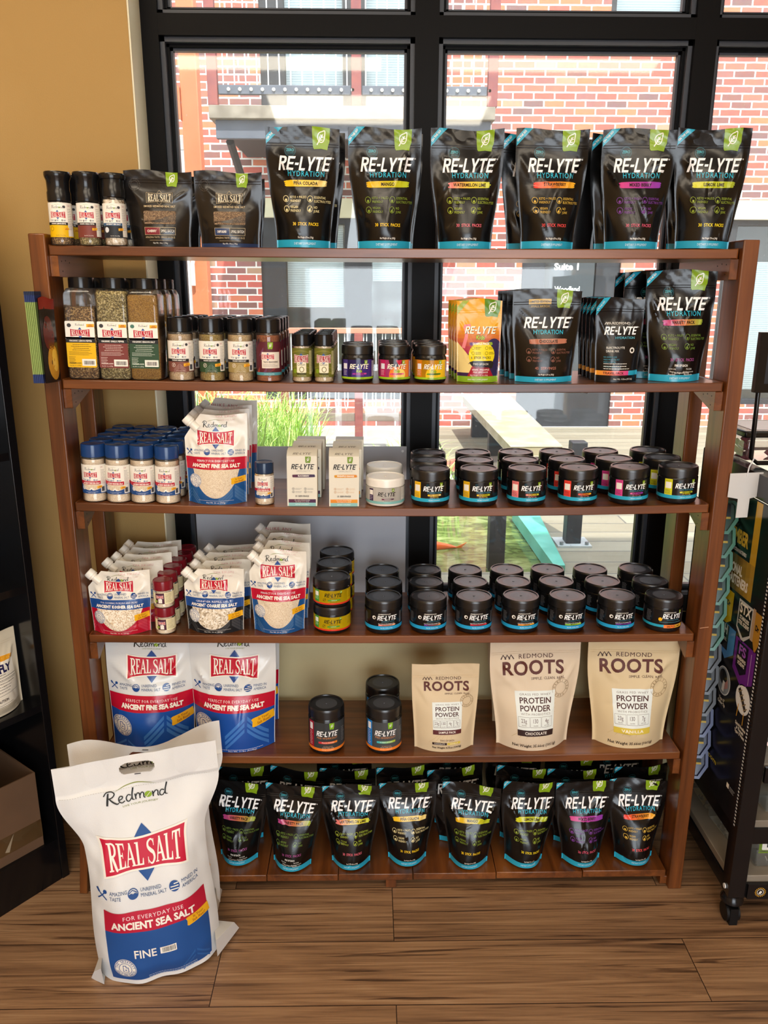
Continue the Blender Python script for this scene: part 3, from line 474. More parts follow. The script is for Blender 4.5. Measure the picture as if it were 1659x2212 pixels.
# wrap-round labels: x is arc length from the front, y from the label's lower edge
def art_tub(fl, style='hyd', R=49, h=50):
    a = Art(); nm, cols, _, st = FLAV.get(fl if isinstance(fl, str) else '', ('', ['888888'], '', WH)); a.rect(-PI * R, 0, PI * R, h, BK, 0)
    if style == 'hyd':
        a.rect(-PI * R, 0, PI * R, 9, TEAL, 1); a.text('DIETARY SUPPLEMENT', 6, 3, 2.6, 'd8eef2', 2, fit=30); a.rect(-50, 9, -30, h, cols[0], 1); a.rect(-47.5, 26, -32.5, 42, WH, 2); a.text('SCAN FOR FUN', -40, 44.5, 1.8, BK, 2, fit=15); a.lines(-48, 21, 16, 4, 3, 1.2, BK, 2, 1)
        a.disc(-12, h - 7, 4, '12343e', 1, 16); leaftag(a, 20, 28, h - 14, h - 1); relyte(a, 4, 27.5, 54, 12.5, 'ffffff'); a.text('HYDRATION', 6, 22, 4, '4d9fb5', 3, fit=36, sp=1.2); brush(a, 6, 17.5, 33, 4.8, cols, 2, 3); a.text(nm, 6, 16.2, 2.8, '2a1a12', 4, fit=24, b=.03); a.text('60  SERVINGS', 6, 12.3, 2.2, st, 3, fit=20); a.text('Net Wt. 14.01 oz. (397g)', 6, 9.8, 1.5, WH, 3, fit=22)
    elif style == 'mix':
        nm, cols = fl; last = nm == 'SALTY PALMER'
        if last: a.rect(-PI * R, 2, -12, 9, TEAL, 1); a.rect(-12, 0, 46, 9, 'f0803a', 1); a.rect(18, 0, 46, 9, 'f0b53a', 2); a.text(nm, 16, 2.6, 3.6, '2a1408', 3, fit=40, b=.03)
        else: a.rect(-PI * R, 0, PI * R, 9.5, '27a3d6', 1); a.text('Net Wt. 13.05oz (370g)', 8, 3.4, 2.8, WH, 2, fit=32)
        for i in range(3): a.stroke([(-14 + 3 * i, h - 8), (-12 + 3 * i, h - 5), (-10 + 3 * i, h - 8)], .9, WH, 3)
        a.text('REDMOND', 7, h - 8, 3, WH, 3, fit=24); relyte(a, 10, h - 23.5, 54, 13, 'ffffff'); a.text('HYDRATION', 12, h - 29, 3.6, '4d8fa5', 3, fit=34, sp=1.2)
        if last: a.disc(-22, h - 26, 5, YEL, 2, 14); a.lines(-24, h - 34, 62, 1, 3, 1.4, '5a9fb0', 3, 2); leaftag(a, 30, 36, h - 11, h - 2)
        else:
            a.disc(-26, h - 17, 5, WH, 2, 16); a.disc(-25, h - 17.5, 2.8, BK, 3, 6); a.text('ELECTROLYTE DRINK MIX', 8, h - 35, 3, 'e4e4e4', 3, fit=44)
            n = 8
            for i in range(n): x = -14 + i * 46 / n; a.poly([(x, 10.8), (x + 46 / n, 10.8), (x + 46 / n + 1, 14.8), (x + 1, 14.8)], mixhex(cols[0], cols[-1], i / (n - 1)), 2)
            a.text(nm, 10, 11.6, 2.5, '2a1210', 3, fit=30 if len(nm) > 6 else 18, b=.03)
        a.rect(46, 12, 60, h - 3, '1b1b1e', 1); a.lines(48, h - 6, 11, 11, 3, 1, 'b0b0b4', 2, 2); a.lines(-62, h - 8, 16, 9, 3.4, 1.1, '8a8a90', 2, 9)
    elif style == 'energy':
        a.rect(-PI * R, 0, PI * R, h, 'f0cb14', 0); a.rect(-PI * R, 0, PI * R, 4.5, 'd93a24', 1); a.rect(-52, 4.5, -36, h, '3f9a34', 1); a.rect(-50, 21, -38, 33, 'eef2ea', 2); a.lines(-50, 18, 12, 3, 3, 1.2, 'e8f0e0', 2, 5)
        relyte(a, 4, 20.5, 48, 10, '1c1a12'); a.text('ENERGY', 6, 16, 3, '6a5a14', 3, fit=22, sp=1.4); brush(a, 6, 12, 32, 4, ['4c9a30'], 2, 2); a.text('LEMON', 6, 10.9, 2.2, 'e8f0c0', 4, fit=14); leaftag(a, 22, 28, h - 9, h - 1, 2); a.ring(-20, 13, 4, .8, '4a3a10', 3, 12); a.stroke([(-24, 9), (-16, 17)], .8, '4a3a10', 3); a.lines(-6, 7, 26, 1, 3, 1.2, '4a3a10', 3, 1); a.rect(46, 6, 64, h - 3, 'd0ad10', 1); a.lines(47, h - 6, 15, 7, 3, 1, '4a3a10', 2, 8)
    elif style == 'pre':
        c, cols, nm = {'peach': ('a3182e', ['c92a3e', 'f08a2e'], 'PEACH MANGO'), 'blue': ('1f7fd0', ['3fb4c8', 'b5c83a'], 'BLUEBERRY LEMONADE')}[fl]
        a.rect(-PI * R, 0, PI * R, h, '55595c', 0); a.rect(-PI * R, 0, PI * R, 8, 'f0822a', 1); a.rect(-58, 8, -38, h, c, 1); a.rect(-54, 60, -42, 80, 'f2f2f4', 2); a.lines(-55, 54, 13, 9, 5, 1.6, 'f0e0e4', 2, 3); leaftag(a, 8, 22, h - 20, h - 1, 2, '7fb526')
        relyte(a, 2, 45, 62, 15.5, 'ffffff'); a.text('PRE-WORKOUT', 2, 37, 5.6, 'e8975a', 3, fit=58, sp=1.2); brush(a, 4, 26, 52, 6.6, cols, 2, 4); a.text(nm, 4, 24.5, 3.2, WH, 4, fit=34); a.text('20 SERVINGS', 4, 12.5, 2.8, 'e0a070', 3, fit=26); a.text('Net Wt. 10.58oz. (300g)', 4, 9, 2.2, WH, 3, fit=32); a.text('DIETARY SUPPLEMENT', 4, 2.8, 2.6, 'fbe0c8', 3, fit=34); a.lines(46, 62, 16, 9, 5, 1.3, 'b8bcc0', 2, 7)
    elif style == 'white':
        a.rect(-PI * R, 0, PI * R, h, 'efe9de', 0); a.rect(-PI * R, 0, PI * R, 6.5, '7fb8b4', 1); a.rect(-46, 6.5, -33, h - 3, '3c2348', 1); a.rect(-45, 22, -34, 34, WH, 2); a.lines(-45, 18, 10, 3, 4, 1.4, 'd8d0e0', 2, 2); relyte(a, 3, 20, 46, 10, '1c1a1c'); a.text('IMMUNITY', 5, 16, 2.8, '9a948c', 3, fit=26, sp=1.3); brush(a, 6, 12.5, 30, 3.8, ['6a2440', '3a2038'], 2, 3); a.text('BLACKBERRY', 6, 11.5, 2.2, WH, 4, fit=18); leaftag(a, 16, 23, h - 10, h - 1, 2, '6f8f1c'); a.lines(-4, 8.2, 20, 1, 2, 1.2, '5a544c', 3, 1); a.rect(46, 8, 60, h - 3, 'ddd6ca', 1); a.lines(47, h - 6, 12, 8, 3, 1, '5a544c', 2, 4)
    else:
        base, c2, nm, cols = {'grape': ('2a2058', '3a2a78', 'GRAPE', ['a03a9a', 'd0489a']), 'pink': ('d84a86', 'e8812e', 'PINK LEMONADE', ['e03a6a', 'f080a0']), 'pineapple': ('f0a81a', 'f3c21e', 'PINEAPPLE', ['6a9a1e', '3f7a1a'])}[fl]
        a.rect(-PI * R, 0, PI * R, h, base, 0); a.rect(14, 0, 36, h, c2, 1); a.disc(6, 10, 24, c2, 1); a.rect(-PI * R, 0, PI * R, 5, '9cc22a', 4); a.rect(-44, 5, -28, h, {'grape': '40307a', 'pink': 'c01a5a', 'pineapple': 'd07a14'}[fl], 1); a.rect(-42, 24, -30, 37, 'e8e8ee', 2); a.lines(-42, 20, 12, 4, 3.4, 1.2, 'e8d8e8', 2, 6)
        if fl == 'pink': a.disc(-2, h, 17, '2a1820', 2); a.disc(10, 12, 13, 'f3d970', 2); a.poly([(-2, h), (14, h), (8, h - 16)], 'c02040', 3)
        relyte(a, 2, 24, 48, 11.5, '2c1430', 4, tm=False); relyte(a, 1.4, 24.5, 48, 11.5, 'fff6e4', 5); a.text('Kids', 1, 16.5, 6.4, '1c2010', 4, b=.07, sh=.1); a.text('Kids', 1, 16.5, 6.4, 'b8d42a', 5, b=.02, sh=.1); brush(a, 2, 13, 33, 4, cols, 4, 2); a.text(nm, 2, 11.9, 2.4, '2a1020', 6, fit=22, b=.02); a.text('40 SERVINGS', 2, 7.8, 2.3, cols[0], 5, fit=20); a.text('DIETARY SUPPLEMENT', 0, 1.6, 2, '3a4a14', 5, fit=26); leaftag(a, 14, 22, h - 11, h - 1, 5); a.rect(38, 6, 54, h - 3, 'cfc8d4', 2); a.lines(39, h - 6, 13, 9, 3, 1, '5a5460', 3, 4)
    return a
def art_shaker(kind):
    R, h = (30, 73) if kind != 'small' else (24, 57); k = h / 73; a = Art(); W = PI * R
    a.rect(-W, 0, W, h, WH, 0); a.rect(-W, 0, 22 * k, h, WH, 0); redmond(a, -2, h - 14 * k, 28 * k, '1c1a18', 2, fine=False); realsalt(a, -2, h - 25 * k, 33 * k, 2)
    yb = h - 49 * k
    if kind in ('salt', 'small'):
        icons3(a, -2, h - 38 * k, 42 * k, l=2, txt=False); a.rect(-W, yb, W, yb + 8.5 * k, RED, 2); a.text('PERFECT FOR EVERYDAY USE', -1, yb + 5.4 * k, 1.6 * k, 'f0d0d0', 3, fit=32 * k); a.text('ANCIENT FINE SEA SALT', -1, yb + 1.4 * k, 3 * k, WH, 3, fit=42 * k, b=.05)
        a.rect(-W, 0, W, yb, '1f4a86', 1); a.poly([(-26 * k, yb), (26 * k, yb), (22 * k, 13 * k), (9 * k, 9 * k), (0, 16 * k), (-9 * k, 9 * k), (-20 * k, 12 * k)], speck('fine_salt_grains', '', ['e9d8bd', 'dcc7a8', 'f2e6d2', 'cbb191', 'e4d0b2'], 1100), 2); a.poly([(-8 * k, 9 * k), (0, 16 * k), (9 * k, 9 * k), (3 * k, 9 * k), (0, 12 * k), (-3 * k, 9 * k)], WH, 3); badge(a, -21 * k, yb - 9 * k, 5.4 * k, l=3, txt=False); isyour(a, 20 * k, yb - 7 * k, 13 * k, 4, .08, txt=False); a.lines(-14 * k, 4.6 * k, 30 * k, 1, 2, 1 * k, 'c5d2e8', 3, 2); a.text('Net Wt. 10 oz. (284g)' if kind == 'salt' else 'Net Wt. 4.75 oz. (135g)', 0, 1.6 * k, 1.7 * k, WH, 3, fit=18 * k)
    else:
        nm, c = {'garlic salt': ('ORGANIC GARLIC SALT', '7d4a3e'), 'season salt': ('ORGANIC SEASON SALT', '2e4a2c'), 'onion salt': ('ORGANIC ONION SALT', 'a08a54')}[kind]
        icons3(a, -2, h - 38 * k, 42 * k, '3a3a40', l=2, txt=False); a.rect(-W, yb, W, yb + 6.5, '1c1b1e', 2); a.text(nm, -2, yb + 2, 2.6, WH, 3, fit=34, b=.04); a.rect(-W, 0, W, yb, c, 1); chevrons(a, 0, 8, 30, 22, mixhex(c, 'ffffff', .2), 3, 2); a.ring(-15, yb - 8, 5, .8, 'f0e6d8', 3, 18); leaf(a, -15, yb - 8, 5, 'f0e6d8', 3); isyour(a, 17, yb - 7, 16, 4, .08, txt=False); a.disc(18, h - 9, 3.4, '3a3a3e', 2, 14); a.text('Net Wt. 4.75oz (135g)', 2, 2, 1.7, 'e8dcd0', 3, fit=20)
    a.rect(23 * k, 2, 40 * k, h - 2, 'ece6da', 3); a.text('UN', 27 * k, h - 8 * k, 3.4 * k, 'b04a5c', 4); a.lines(24.5 * k, h - 14 * k, 13 * k, 11, 3.4 * k, 1.2 * k, '55555c', 4, 3); a.rect(25 * k, 5 * k, 33 * k, 17 * k, '4a4a50', 4); return a
def art_taco():
    a = Art(); R, h = 30, 79; W = PI * R; a.rect(-W, 0, W, h, '5a1c28', 0); r = random.Random(8)
    for i in range(16): x = r.uniform(-60, 60); y = r.uniform(5, 75); a.stroke([(x - 9, y - 8), (x, y + 2), (x + 4, y + 12)], [1, 6, 1], r.choice(['8a2a2e', '3a1824', 'a8402e', '6a3a58', 'c8a890']), 1, True)
    a.rect(-W, 0, W, 7, '4f97a0', 2); a.text('Net Wt. 5.1oz (145g)', -2, 2.4, 2, WH, 3, fit=24); a.rect(-20, 17, 26, 55, 'e8dccb', 3); realsalt(a, -5, 44, 30, 4); a.text('TACO SEASONING', 2, 30, 3.6, '3a2420', 5, fit=36, b=.03); a.lines(-17, 26, 38, 3, 3, 1.1, '5a4a44', 5, 3); leaftag(a, -5, 8, 62, 78, 3); return a
def art_onion():
    a = Art(); R, h = 23, 68; W = PI * R; G = '6b6a22'; a.rect(-W, 0, W, h, G, 0)
    for i in range(5): a.stroke([(-30, 8 + 12 * i), (0, 14 + 12 * i), (30, 6 + 12 * i)], 2.4, '83802e', 1, True)
    realsalt(a, 0, 43, 34, 2, red='a51b30', hk=1.3); a.rrect(-11, 10, 12, 36, 2, 'efe6c8', 2); a.text('Onion', 0, 27, 6, '3a3a22', 5, fit=17, sh=.15); a.disc(1, 18, 6, '8a8258', 3, 14, 7); a.disc(1, 18, 4, 'efe6c8', 4, 12, 5); a.text('ORGANIC', 0, 6, 3.4, '2a2a12', 3, fit=24, b=.05); a.disc(-17, 14, 5.5, '7f9a1e', 3, 14); a.text('Net Wt. 2.5 oz (70g)', 1, 2, 1.8, 'e8e4c0', 3, fit=22); a.rect(21, 6, 34, 62, 'c9c08a', 2); a.lines(22, 58, 10, 13, 3.6, 1.2, '4a4a2a', 3, 5); return a
def art_redlid():
    a = Art(); R, h = 26, 31; a.rect(-PI * R, 0, PI * R, h, 'efe4b8', 0); a.rect(-16, 1, 8, h - 1, '4a1530', 1); realsalt(a, -4, 20, 18, 2, hk=1.1); a.rect(-8, 3, 2, 13, WH, 2); a.poly([(-9, 13), (-3, 17), (3, 13)], WH, 2); a.disc(-14, 8, 4, '8aa03a', 3, 12); a.lines(11, 27, 20, 8, 3.2, 1.2, '6a5a2a', 2, 7); a.lines(-40, 26, 20, 7, 3.2, 1.2, '6a5a2a', 2, 8); return a
def art_grinder(kind):
    R, h = 25, 74; W = PI * R; a = Art(); nm, c = {'lemon': ('ORGANIC LEMON PEPPER', 'e8b800'), 'garlic': ('ORGANIC GARLIC PEPPER', '7a3a30'), 'salt': ('ANCIENT SEA SALT', '23272e')}[kind]; a.rect(-W, 0, W, h, WH, 0); redmond(a, -1, h - 13, 26, '1c1a18', 2, fine=False); realsalt(a, -1, h - 26, 33, 2); icons3(a, -1, h - 38, 38, '3a3a40', l=2, txt=False)
    yb = h - 48; a.rect(-W, yb, W, yb + 6, '1c1b1e' if kind != 'salt' else '3f6285', 2); a.text(nm, -1, yb + 1.8, 2.6, WH, 3, fit=34, b=.04); a.rect(-W, 0, W, yb, c, 1); isyour(a, 16, yb - 8, 12, 4, .05, txt=False); a.disc(14, h - 9, 3, '3a3a3e', 2, 12)
    if kind == 'salt': a.disc(-17, yb - 9, 6, 'dfe4ea', 3, 18)
    elif kind == 'lemon': a.ring(-17, yb - 8, 5, .8, '6a5a10', 3, 16)
    a.text('Net Wt. 2.7oz (77g)', 2, 3, 1.9, WH if kind != 'lemon' else '3a2a08', 3, fit=20); a.rect(20, 2, 36, h - 2, 'e6dfd2', 3); a.text('UN', 25, h - 8, 3.4, 'b04a5c', 4); a.lines(21.5, h - 14, 12, 13, 3.6, 1.2, '55555c', 4, 3); return a
def art_pet(kind):
    nm, c, tc = {'lemon': ('ORGANIC LEMON PEPPER', 'edb90a', '3a2a08'), 'garlic': ('ORGANIC GARLIC PEPPER', '7a3832', 'f0dcd4'), 'season': ('ORGANIC SEASON SALT', '2c4a30', 'e4ecdc')}[kind]; a = Art(); a.rrect(-32, 0, 32, 108, 3, c, 0); a.rrect(-32, 66, 32, 108, 3, WH, 1); a.rect(-32, 66, 32, 71, WH, 1); a.rect(-32, 58, 32, 67, '1b1b1e', 2); a.text(nm, 0, 60.6, 3.8, 'e8e4dc', 3, fit=50, b=.04)
    realsalt(a, 0, 81, 42, 2); redmond(a, 0, 97, 20, '1c1a18', 2, tagline=False, fine=False); isyour(a, 23, 98, 17, 3, 0, txt=False); a.disc(-23, 98, 4.6, '3a3a3e' if kind != 'season' else '4a7a6a', 2, 16); a.lines(0, 53, 46, 4, 4.2, 1.4, tc, 3, 3, 'C'); a.lines(-27, 36, 54, 3, 3.2, 1.1, tc, 3, 4); a.lines(-28, 24, 15, 5, 3.6, 1.3, tc, 3, 6); a.text('realsalt.com', -15, 9, 3.2, tc, 3, fit=26, b=.03); a.text('Net Wt. 16 oz (454g)', -15, 3, 2.6, tc, 3, fit=24)
    a.rect(0, 4, 30, 20, WH, 2); r = random.Random(3); x = 4
    while x < 26: w_ = r.choice((.5, .8, 1.2)); a.rect(x, 7, x + w_, 16, '1c1c20', 3); x += w_ + r.choice((.5, .9))
    return a
def art_carton(kind):
    c, nm, ic = {'black': ('551c3a', 'BLACKBERRY', '4a4440'), 'pine': ('e08a1a', 'PINEAPPLE ORANGE', 'c08a4a')}[kind]; a = Art(); a.rect(-34, 0, 34, 9, '8cc0bc', 1); a.rect(-34, 9, 34, 18, c, 1); a.rect(8, 9, 34, 18, mixhex(c, '3a2050' if kind == 'black' else 'e8a020', .5), 2)
    a.text('DIETARY SUPPLEMENT', 0, 3, 3, 'e8f2f0', 3, fit=34); a.text('15 x 5.5G STICK PACKS', 0, 14, 2.6, WH, 3, fit=38); a.text('Net Weight 2.91oz. (82.5g)', 0, 10.4, 2.2, WH, 3, fit=34); relyte(a, 2, 95, 58, 13, '1b1a1a', 3); a.text('IMMUNITY', 4, 88, 4.4, 'a8a298', 3, fit=34, sp=1.3); brush(a, 4, 78, 54, 7.5, ['551c3a', '3a2a50'] if kind == 'black' else ['d8961a', 'e08a1a'], 2, 3); a.text(nm, 4, 76.4, 3.6, WH, 4, fit=28 if kind == 'black' else 42, b=.03); leaftag(a, 8, 22, 111, 127, 2, '6f8f1c')
    for x in (-22, 8):
        for y in (45, 37): a.ring(x, y, 3.2, .6, ic, 3, 16); a.disc(x, y, 1.2, ic, 3, 6); a.lines(x + 5, y + .6, 16, 2, 2.6, 1, mixhex(ic, 'ffffff', .3), 3, int(x + y))
    a.text('15 SERVINGS', 0, 24, 4, '5a544c', 3, fit=34, b=.03); return a
# ------------------------------------------------------------------ package builders
PROTO = {}
def make(key, builder, name, label, cat, loc, rz=0, group=None, rx=0, ry=0):
    """first of a kind is built, every other one is a copy of it and of its parts"""
    if key not in PROTO: o = thing(name); builder(o); PROTO[key] = o
    else: o = copy_tree(PROTO[key])
    o.location = loc; o.rotation_euler = (rx, ry, rz); tag(o, label, cat, group); return o
def pouch_surface(W, H, D, taper, seed, wr, curl, top=.86, cham=0.0, fl=.93):
    r = random.Random(seed); cr = []
    for sx_ in (-1, 1):       # folds that run down and inwards from the ends of the zip
        for _ in range(3): x0 = sx_ * W * r.uniform(.3, .47); cr.append((x0, H * r.uniform(.72, .82), x0 - sx_ * W * r.uniform(.08, .3), H * r.uniform(.45, .66), r.uniform(.6, 1.4), W * r.uniform(.020, .036)))
    for _ in range(11): x0 = r.uniform(-.38, .38) * W; y0 = r.uniform(.1, .75) * H; cr.append((x0, y0, x0 + r.uniform(-.25, .25) * W, y0 + r.uniform(-.3, .3) * H, r.uniform(-1, 1), W * r.uniform(.018, .038)))
    ph = [r.uniform(0, 6.28) for _ in range(6)]
    def f(x, y, eps=0.0, side=-1, xl=None):
        x = np.asarray(x, float); y = np.asarray(y, float); v = np.clip(y / H, 0, 1); xl_ = -W / 2 + cham * W * np.clip((v - .74) / .26, 0, 1) * .999
        hw = W / 2 * (1 - taper * (1 - ss(v / .8))); u = np.clip((x - xl_) / (W / 2 - xl_) * 2 - 1, -1, 1)
        T = D / 2 * (1 - ss((v - .12) / (top - .12))) ** .85 * (1 - .10 * (1 - ss(v / .12))); sec = np.maximum(0, 1 - np.minimum(np.abs(u) / fl, 1) ** 2.3)
        w_ = np.zeros_like(x)
        if side < 0:
            for x0, y0, x1, y1, a, s in cr:
                dx, dy = x1 - x0, y1 - y0; L2 = dx * dx + dy * dy + 1e-9; t = np.clip(((x - x0) * dx + (y - y0) * dy) / L2, 0, 1)
                d2 = (x - x0 - t * dx) ** 2 + (y - y0 - t * dy) ** 2; w_ += a * np.exp(-d2 / (s * s)) * np.sin(PI * np.clip(t * .9 + .08, 0, 1))
            w_ += .35 * np.sin(x / W * 9 + ph[0] + 2 * v) * np.sin(v * 11 + ph[1]) + .3 * np.sin(v * 17 + 5 * x / W + ph[2]) + .35 * ss((v - top) / .05) * np.sin(x / W * 21 + 9 * v + ph[4]) * np.sin(v * 46 + 6 * x / W)
        damp = np.minimum(1, 5 * (1 - np.abs(u))) * np.minimum(1, 12 * v + .1)
        yy = side * (T * sec * (1 if side < 0 else .75) + .0007) - w_ * wr * damp + curl * np.sin(2.4 * x / W + ph[3]) * v ** 2 + curl * .7 * np.sin(5 * x / W + ph[4]) * v ** 6 - eps
        zz = y + .003 * np.sin(3 * x / W * 2 + ph[5]) * v ** 8
        return np.stack([x * hw / (W / 2), yy, zz], 1)
    return f
def pouch(art, W, H, D, col, taper=.2, seed=0, wr=.0016, curl=.004, fin='film', top=.86, spout=False, zipcol=None, cut=.0055, de=.0002, fl=.93, zipv=.845, cham=.26):
    def b(o):
        f = pouch_surface(W, H, D, taper, seed, wr, curl, top, cham if spout else 0, fl); nu, nv = 40, 56; mb = MB(); m = ink(col, fin)
        g = np.linspace(-1, 1, nu + 1); g = np.sign(g) * (1 - (1 - np.abs(g)) ** 1.3); vv = np.linspace(0, 1, nv + 1)
        for side in (-1, 1):
            X = []; Yv = []
            for v in vv:
                xl = -W / 2 + (cham if spout else 0) * W * min(1, max(0, (v - .74) / .26)); X.append(xl + (W / 2 - xl) * (g + 1) / 2); Yv.append(np.full(nu + 1, v * H))
            P = f(np.concatenate(X), np.concatenate(Yv), 0, side); F = [(j * (nu + 1) + i, j * (nu + 1) + i + 1, (j + 1) * (nu + 1) + i + 1, (j + 1) * (nu + 1) + i) for j in range(nv) for i in range(nu)]
            mb.add(P, F, m, True)
            if side < 0: edge = P
            else:
                n1 = nu + 1; K = len(edge); ed = [(j * n1, (j + 1) * n1) for j in range(nv)] + [(j * n1 + nu, (j + 1) * n1 + nu) for j in range(nv)] + [(nv * n1 + i, nv * n1 + i + 1) for i in range(nu)]
                base = mb.nv - 2 * K; mb.f += [(base + a, base + c, base + K + c, base + K + a) for a, c in ed]; mb.mi += [0] * len(ed); mb.sm += [False] * len(ed); bot = (edge[:n1], P[:n1])
        if art is not None: art().cut(cut * 1000).lay(mb, lambda x, y, e: f(np.clip(x, -W * .493, W * .493), np.clip(y, .0004, H - .0003), e), fin, .0007, de)
        mb.build('pouch_body', o)
        gb = MB(); n1 = nu + 1; A, B = bot; M = (A + B) / 2 + [0, 0, .006]; gb.add(np.vstack([A, M, B]), [(i, i + 1, n1 + i + 1, n1 + i) for i in range(nu)] + [(n1 + i, n1 + i + 1, 2 * n1 + i + 1, 2 * n1 + i) for i in range(nu)], m); gb.build('bottom_gusset', o)
        if not spout:
            zb = MB()
            for dz in (0, .0055):
                xs = np.linspace(-W * .485, W * .485, 24); zb.tube([tuple(p) for p in f(xs, np.full(24, H * zipv + dz), .0002)], .0009, ink(zipcol or col, fin), 6)
            zb.build('zip_seal', o)
        else:
            c = Vector((-W / 2 + cham * W * .52, -.001, H * .885)); d = Vector((-.72, -.03, .70)).normalized(); sb = MB(); wm = ink('efe9dc', 'plastic')
            sb.tube([c - d * .016, c + d * .004, c + d * .0045, c + d * .009], [.0115, .0105, .0135, .0135], wm, 18); s_ = sb.build('spout', o); cb = MB(); cb.tube([c + d * .009, c + d * .0105, c + d * .022, c + d * .0245], [.0125, .0138, .0132, .0115], ink('f3efe6', 'plastic'), 28); cb.build('cap', s_)
    return b
def lid_profile(R, z0, h): return [(R * .93, z0), (R, z0 + .001), (R, z0 + h * .72), (R * .99, z0 + h * .86), (R * .955, z0 + h), (R * .885, z0 + h), (R * .87, z0 + h - .0022), (R * .06, z0 + h - .0026), (R * .05, z0 + h - .0010), (.0005, z0 + h - .0010)]
def wrap(art, R, z0): return lambda x, y, e: np.stack([(R + e) * np.sin(x / R), -(R + e) * np.cos(x / R), z0 + y], 1)
def tub(art, R=.049, H=.092, body='151517', lid='131315', lab=(.014, .050), lidh=.024, seed=0):
    def b(o):
        z0, h = lab; m = ink(body, 'plastic'); sh = H - lidh
        MB().lathe([(R * .86, 0), (R * .95, .002), (R * .99, .007), (R, .012), (R, sh - .009), (R * .985, sh - .006), (R * .93, sh - .003), (R * .93, sh + .002)], m, 72).build('jar_body', o)
        lm = MB().lathe(lid_profile(R, sh, lidh), ink(lid, 'lid'), 120, mod=(1, 2, .0007)); lm.lathe([(R * .868, H - .0023), (R * .06, H - .0024), (R * .05, H - .0009), (.0005, H - .0009)], ink(mixhex(lid, '8c98ac', .36) if lid < '8' else lid, 'grain'), 60, cap=False); lm.build('lid', o)  # top disc of dark lids: cool window sheen mixed into the colour
        lb = MB(); wf = wrap(None, R + .0003, z0); art().cut(4).lay(lb, lambda x, y, e: wf(x, np.clip(y, 0, h), e), 'plastic', .0002, .0001); lb.build('label', o)
    return b
SHELL = lambda: clear('clear_plastic', haze=.02, gl=.03)
def shaker(art, R=.030, H=.145, lidc='1c3f74', salt=None, lab=(.022, .073), lidh=.031, seed=0, flare=1.03):
    def b(o):
        z0, h = lab; zt = H - lidh; prof = [(R * .93, 0), (R * flare, .003), (R * flare, z0 - .006), (R * .985, z0 - .002), (R * .985, z0 + h + .001), (R, z0 + h + .004), (R * .99, zt - .006), (R * .9, zt)]
        MB().lathe(prof, SHELL(), 56).build('bottle', o); MB().lathe([(max(r_ - .0014, 0), z_ + (.0014 if i == 0 else 0)) for i, (r_, z_) in enumerate(prof[:-1])] + [(R * .86, zt - .007)], salt(), 48).build('contents', o)
        l = MB().lathe([(R * .9, zt - .002), (R * .985, zt), (R * .985, H - .004), (R * .96, H - .001), (R * .9, H), (R * .86, H - .001), (.0005, H - .001)], ink(lidc, 'plastic'), 56).build('lid', o)
        fb = MB(); a = Art(); d = mixhex(lidc, '000000', .35); a.disc(0, R * 380, R * 300, mixhex(lidc, 'ffffff', .06), 0, 20, R * 260); a.ring(0, 0, R * 860, .5, d, 1); a.cut(6).lay(fb, lambda x, y, e: np.stack([x, y - R * .1, H - .001 + e + 0 * x], 1), 'plastic'); fb.build('flap', l)
        lb = MB(); art().cut(4).lay(lb, wrap(None, R * .987 + .0003, z0), 'paper', .0002, .00008); lb.build('label', o)
    return b
def grinder(art, salt, R=.025, H=.16, caph=.064):
    def b(o):
        zt = H - caph; prof = [(R * .95, 0), (R * 1.02, .003), (R * 1.02, .012), (R, .016), (R, zt - .006), (R * .95, zt)]
        MB().lathe(prof, SHELL(), 48).build('bottle', o); MB().lathe([(r_ - .0014, z_ + (.0014 if i == 0 else 0)) for i, (r_, z_) in enumerate(prof[:-1])] + [(R * .9, zt - .004)], salt(), 40).build('contents', o)
        m = ink('161618', 'plastic'); c = MB().lathe([(R * .96, zt), (R * 1.04, zt + .002), (R * 1.04, zt + .020), (R * .98, zt + .024), (R * 1.0, zt + .045), (R * 1.12, H - .012), (R * 1.16, H - .008), (R * 1.16, H - .002), (R * 1.12, H), (.0005, H)], m, 72, mod=(4, 4, .0005)).build('grinder_cap', o)
        lb = MB(); art().cut(4).lay(lb, wrap(None, R + .0003, .017), 'paper', .0002, .00008); lb.build('label', o)
    return b
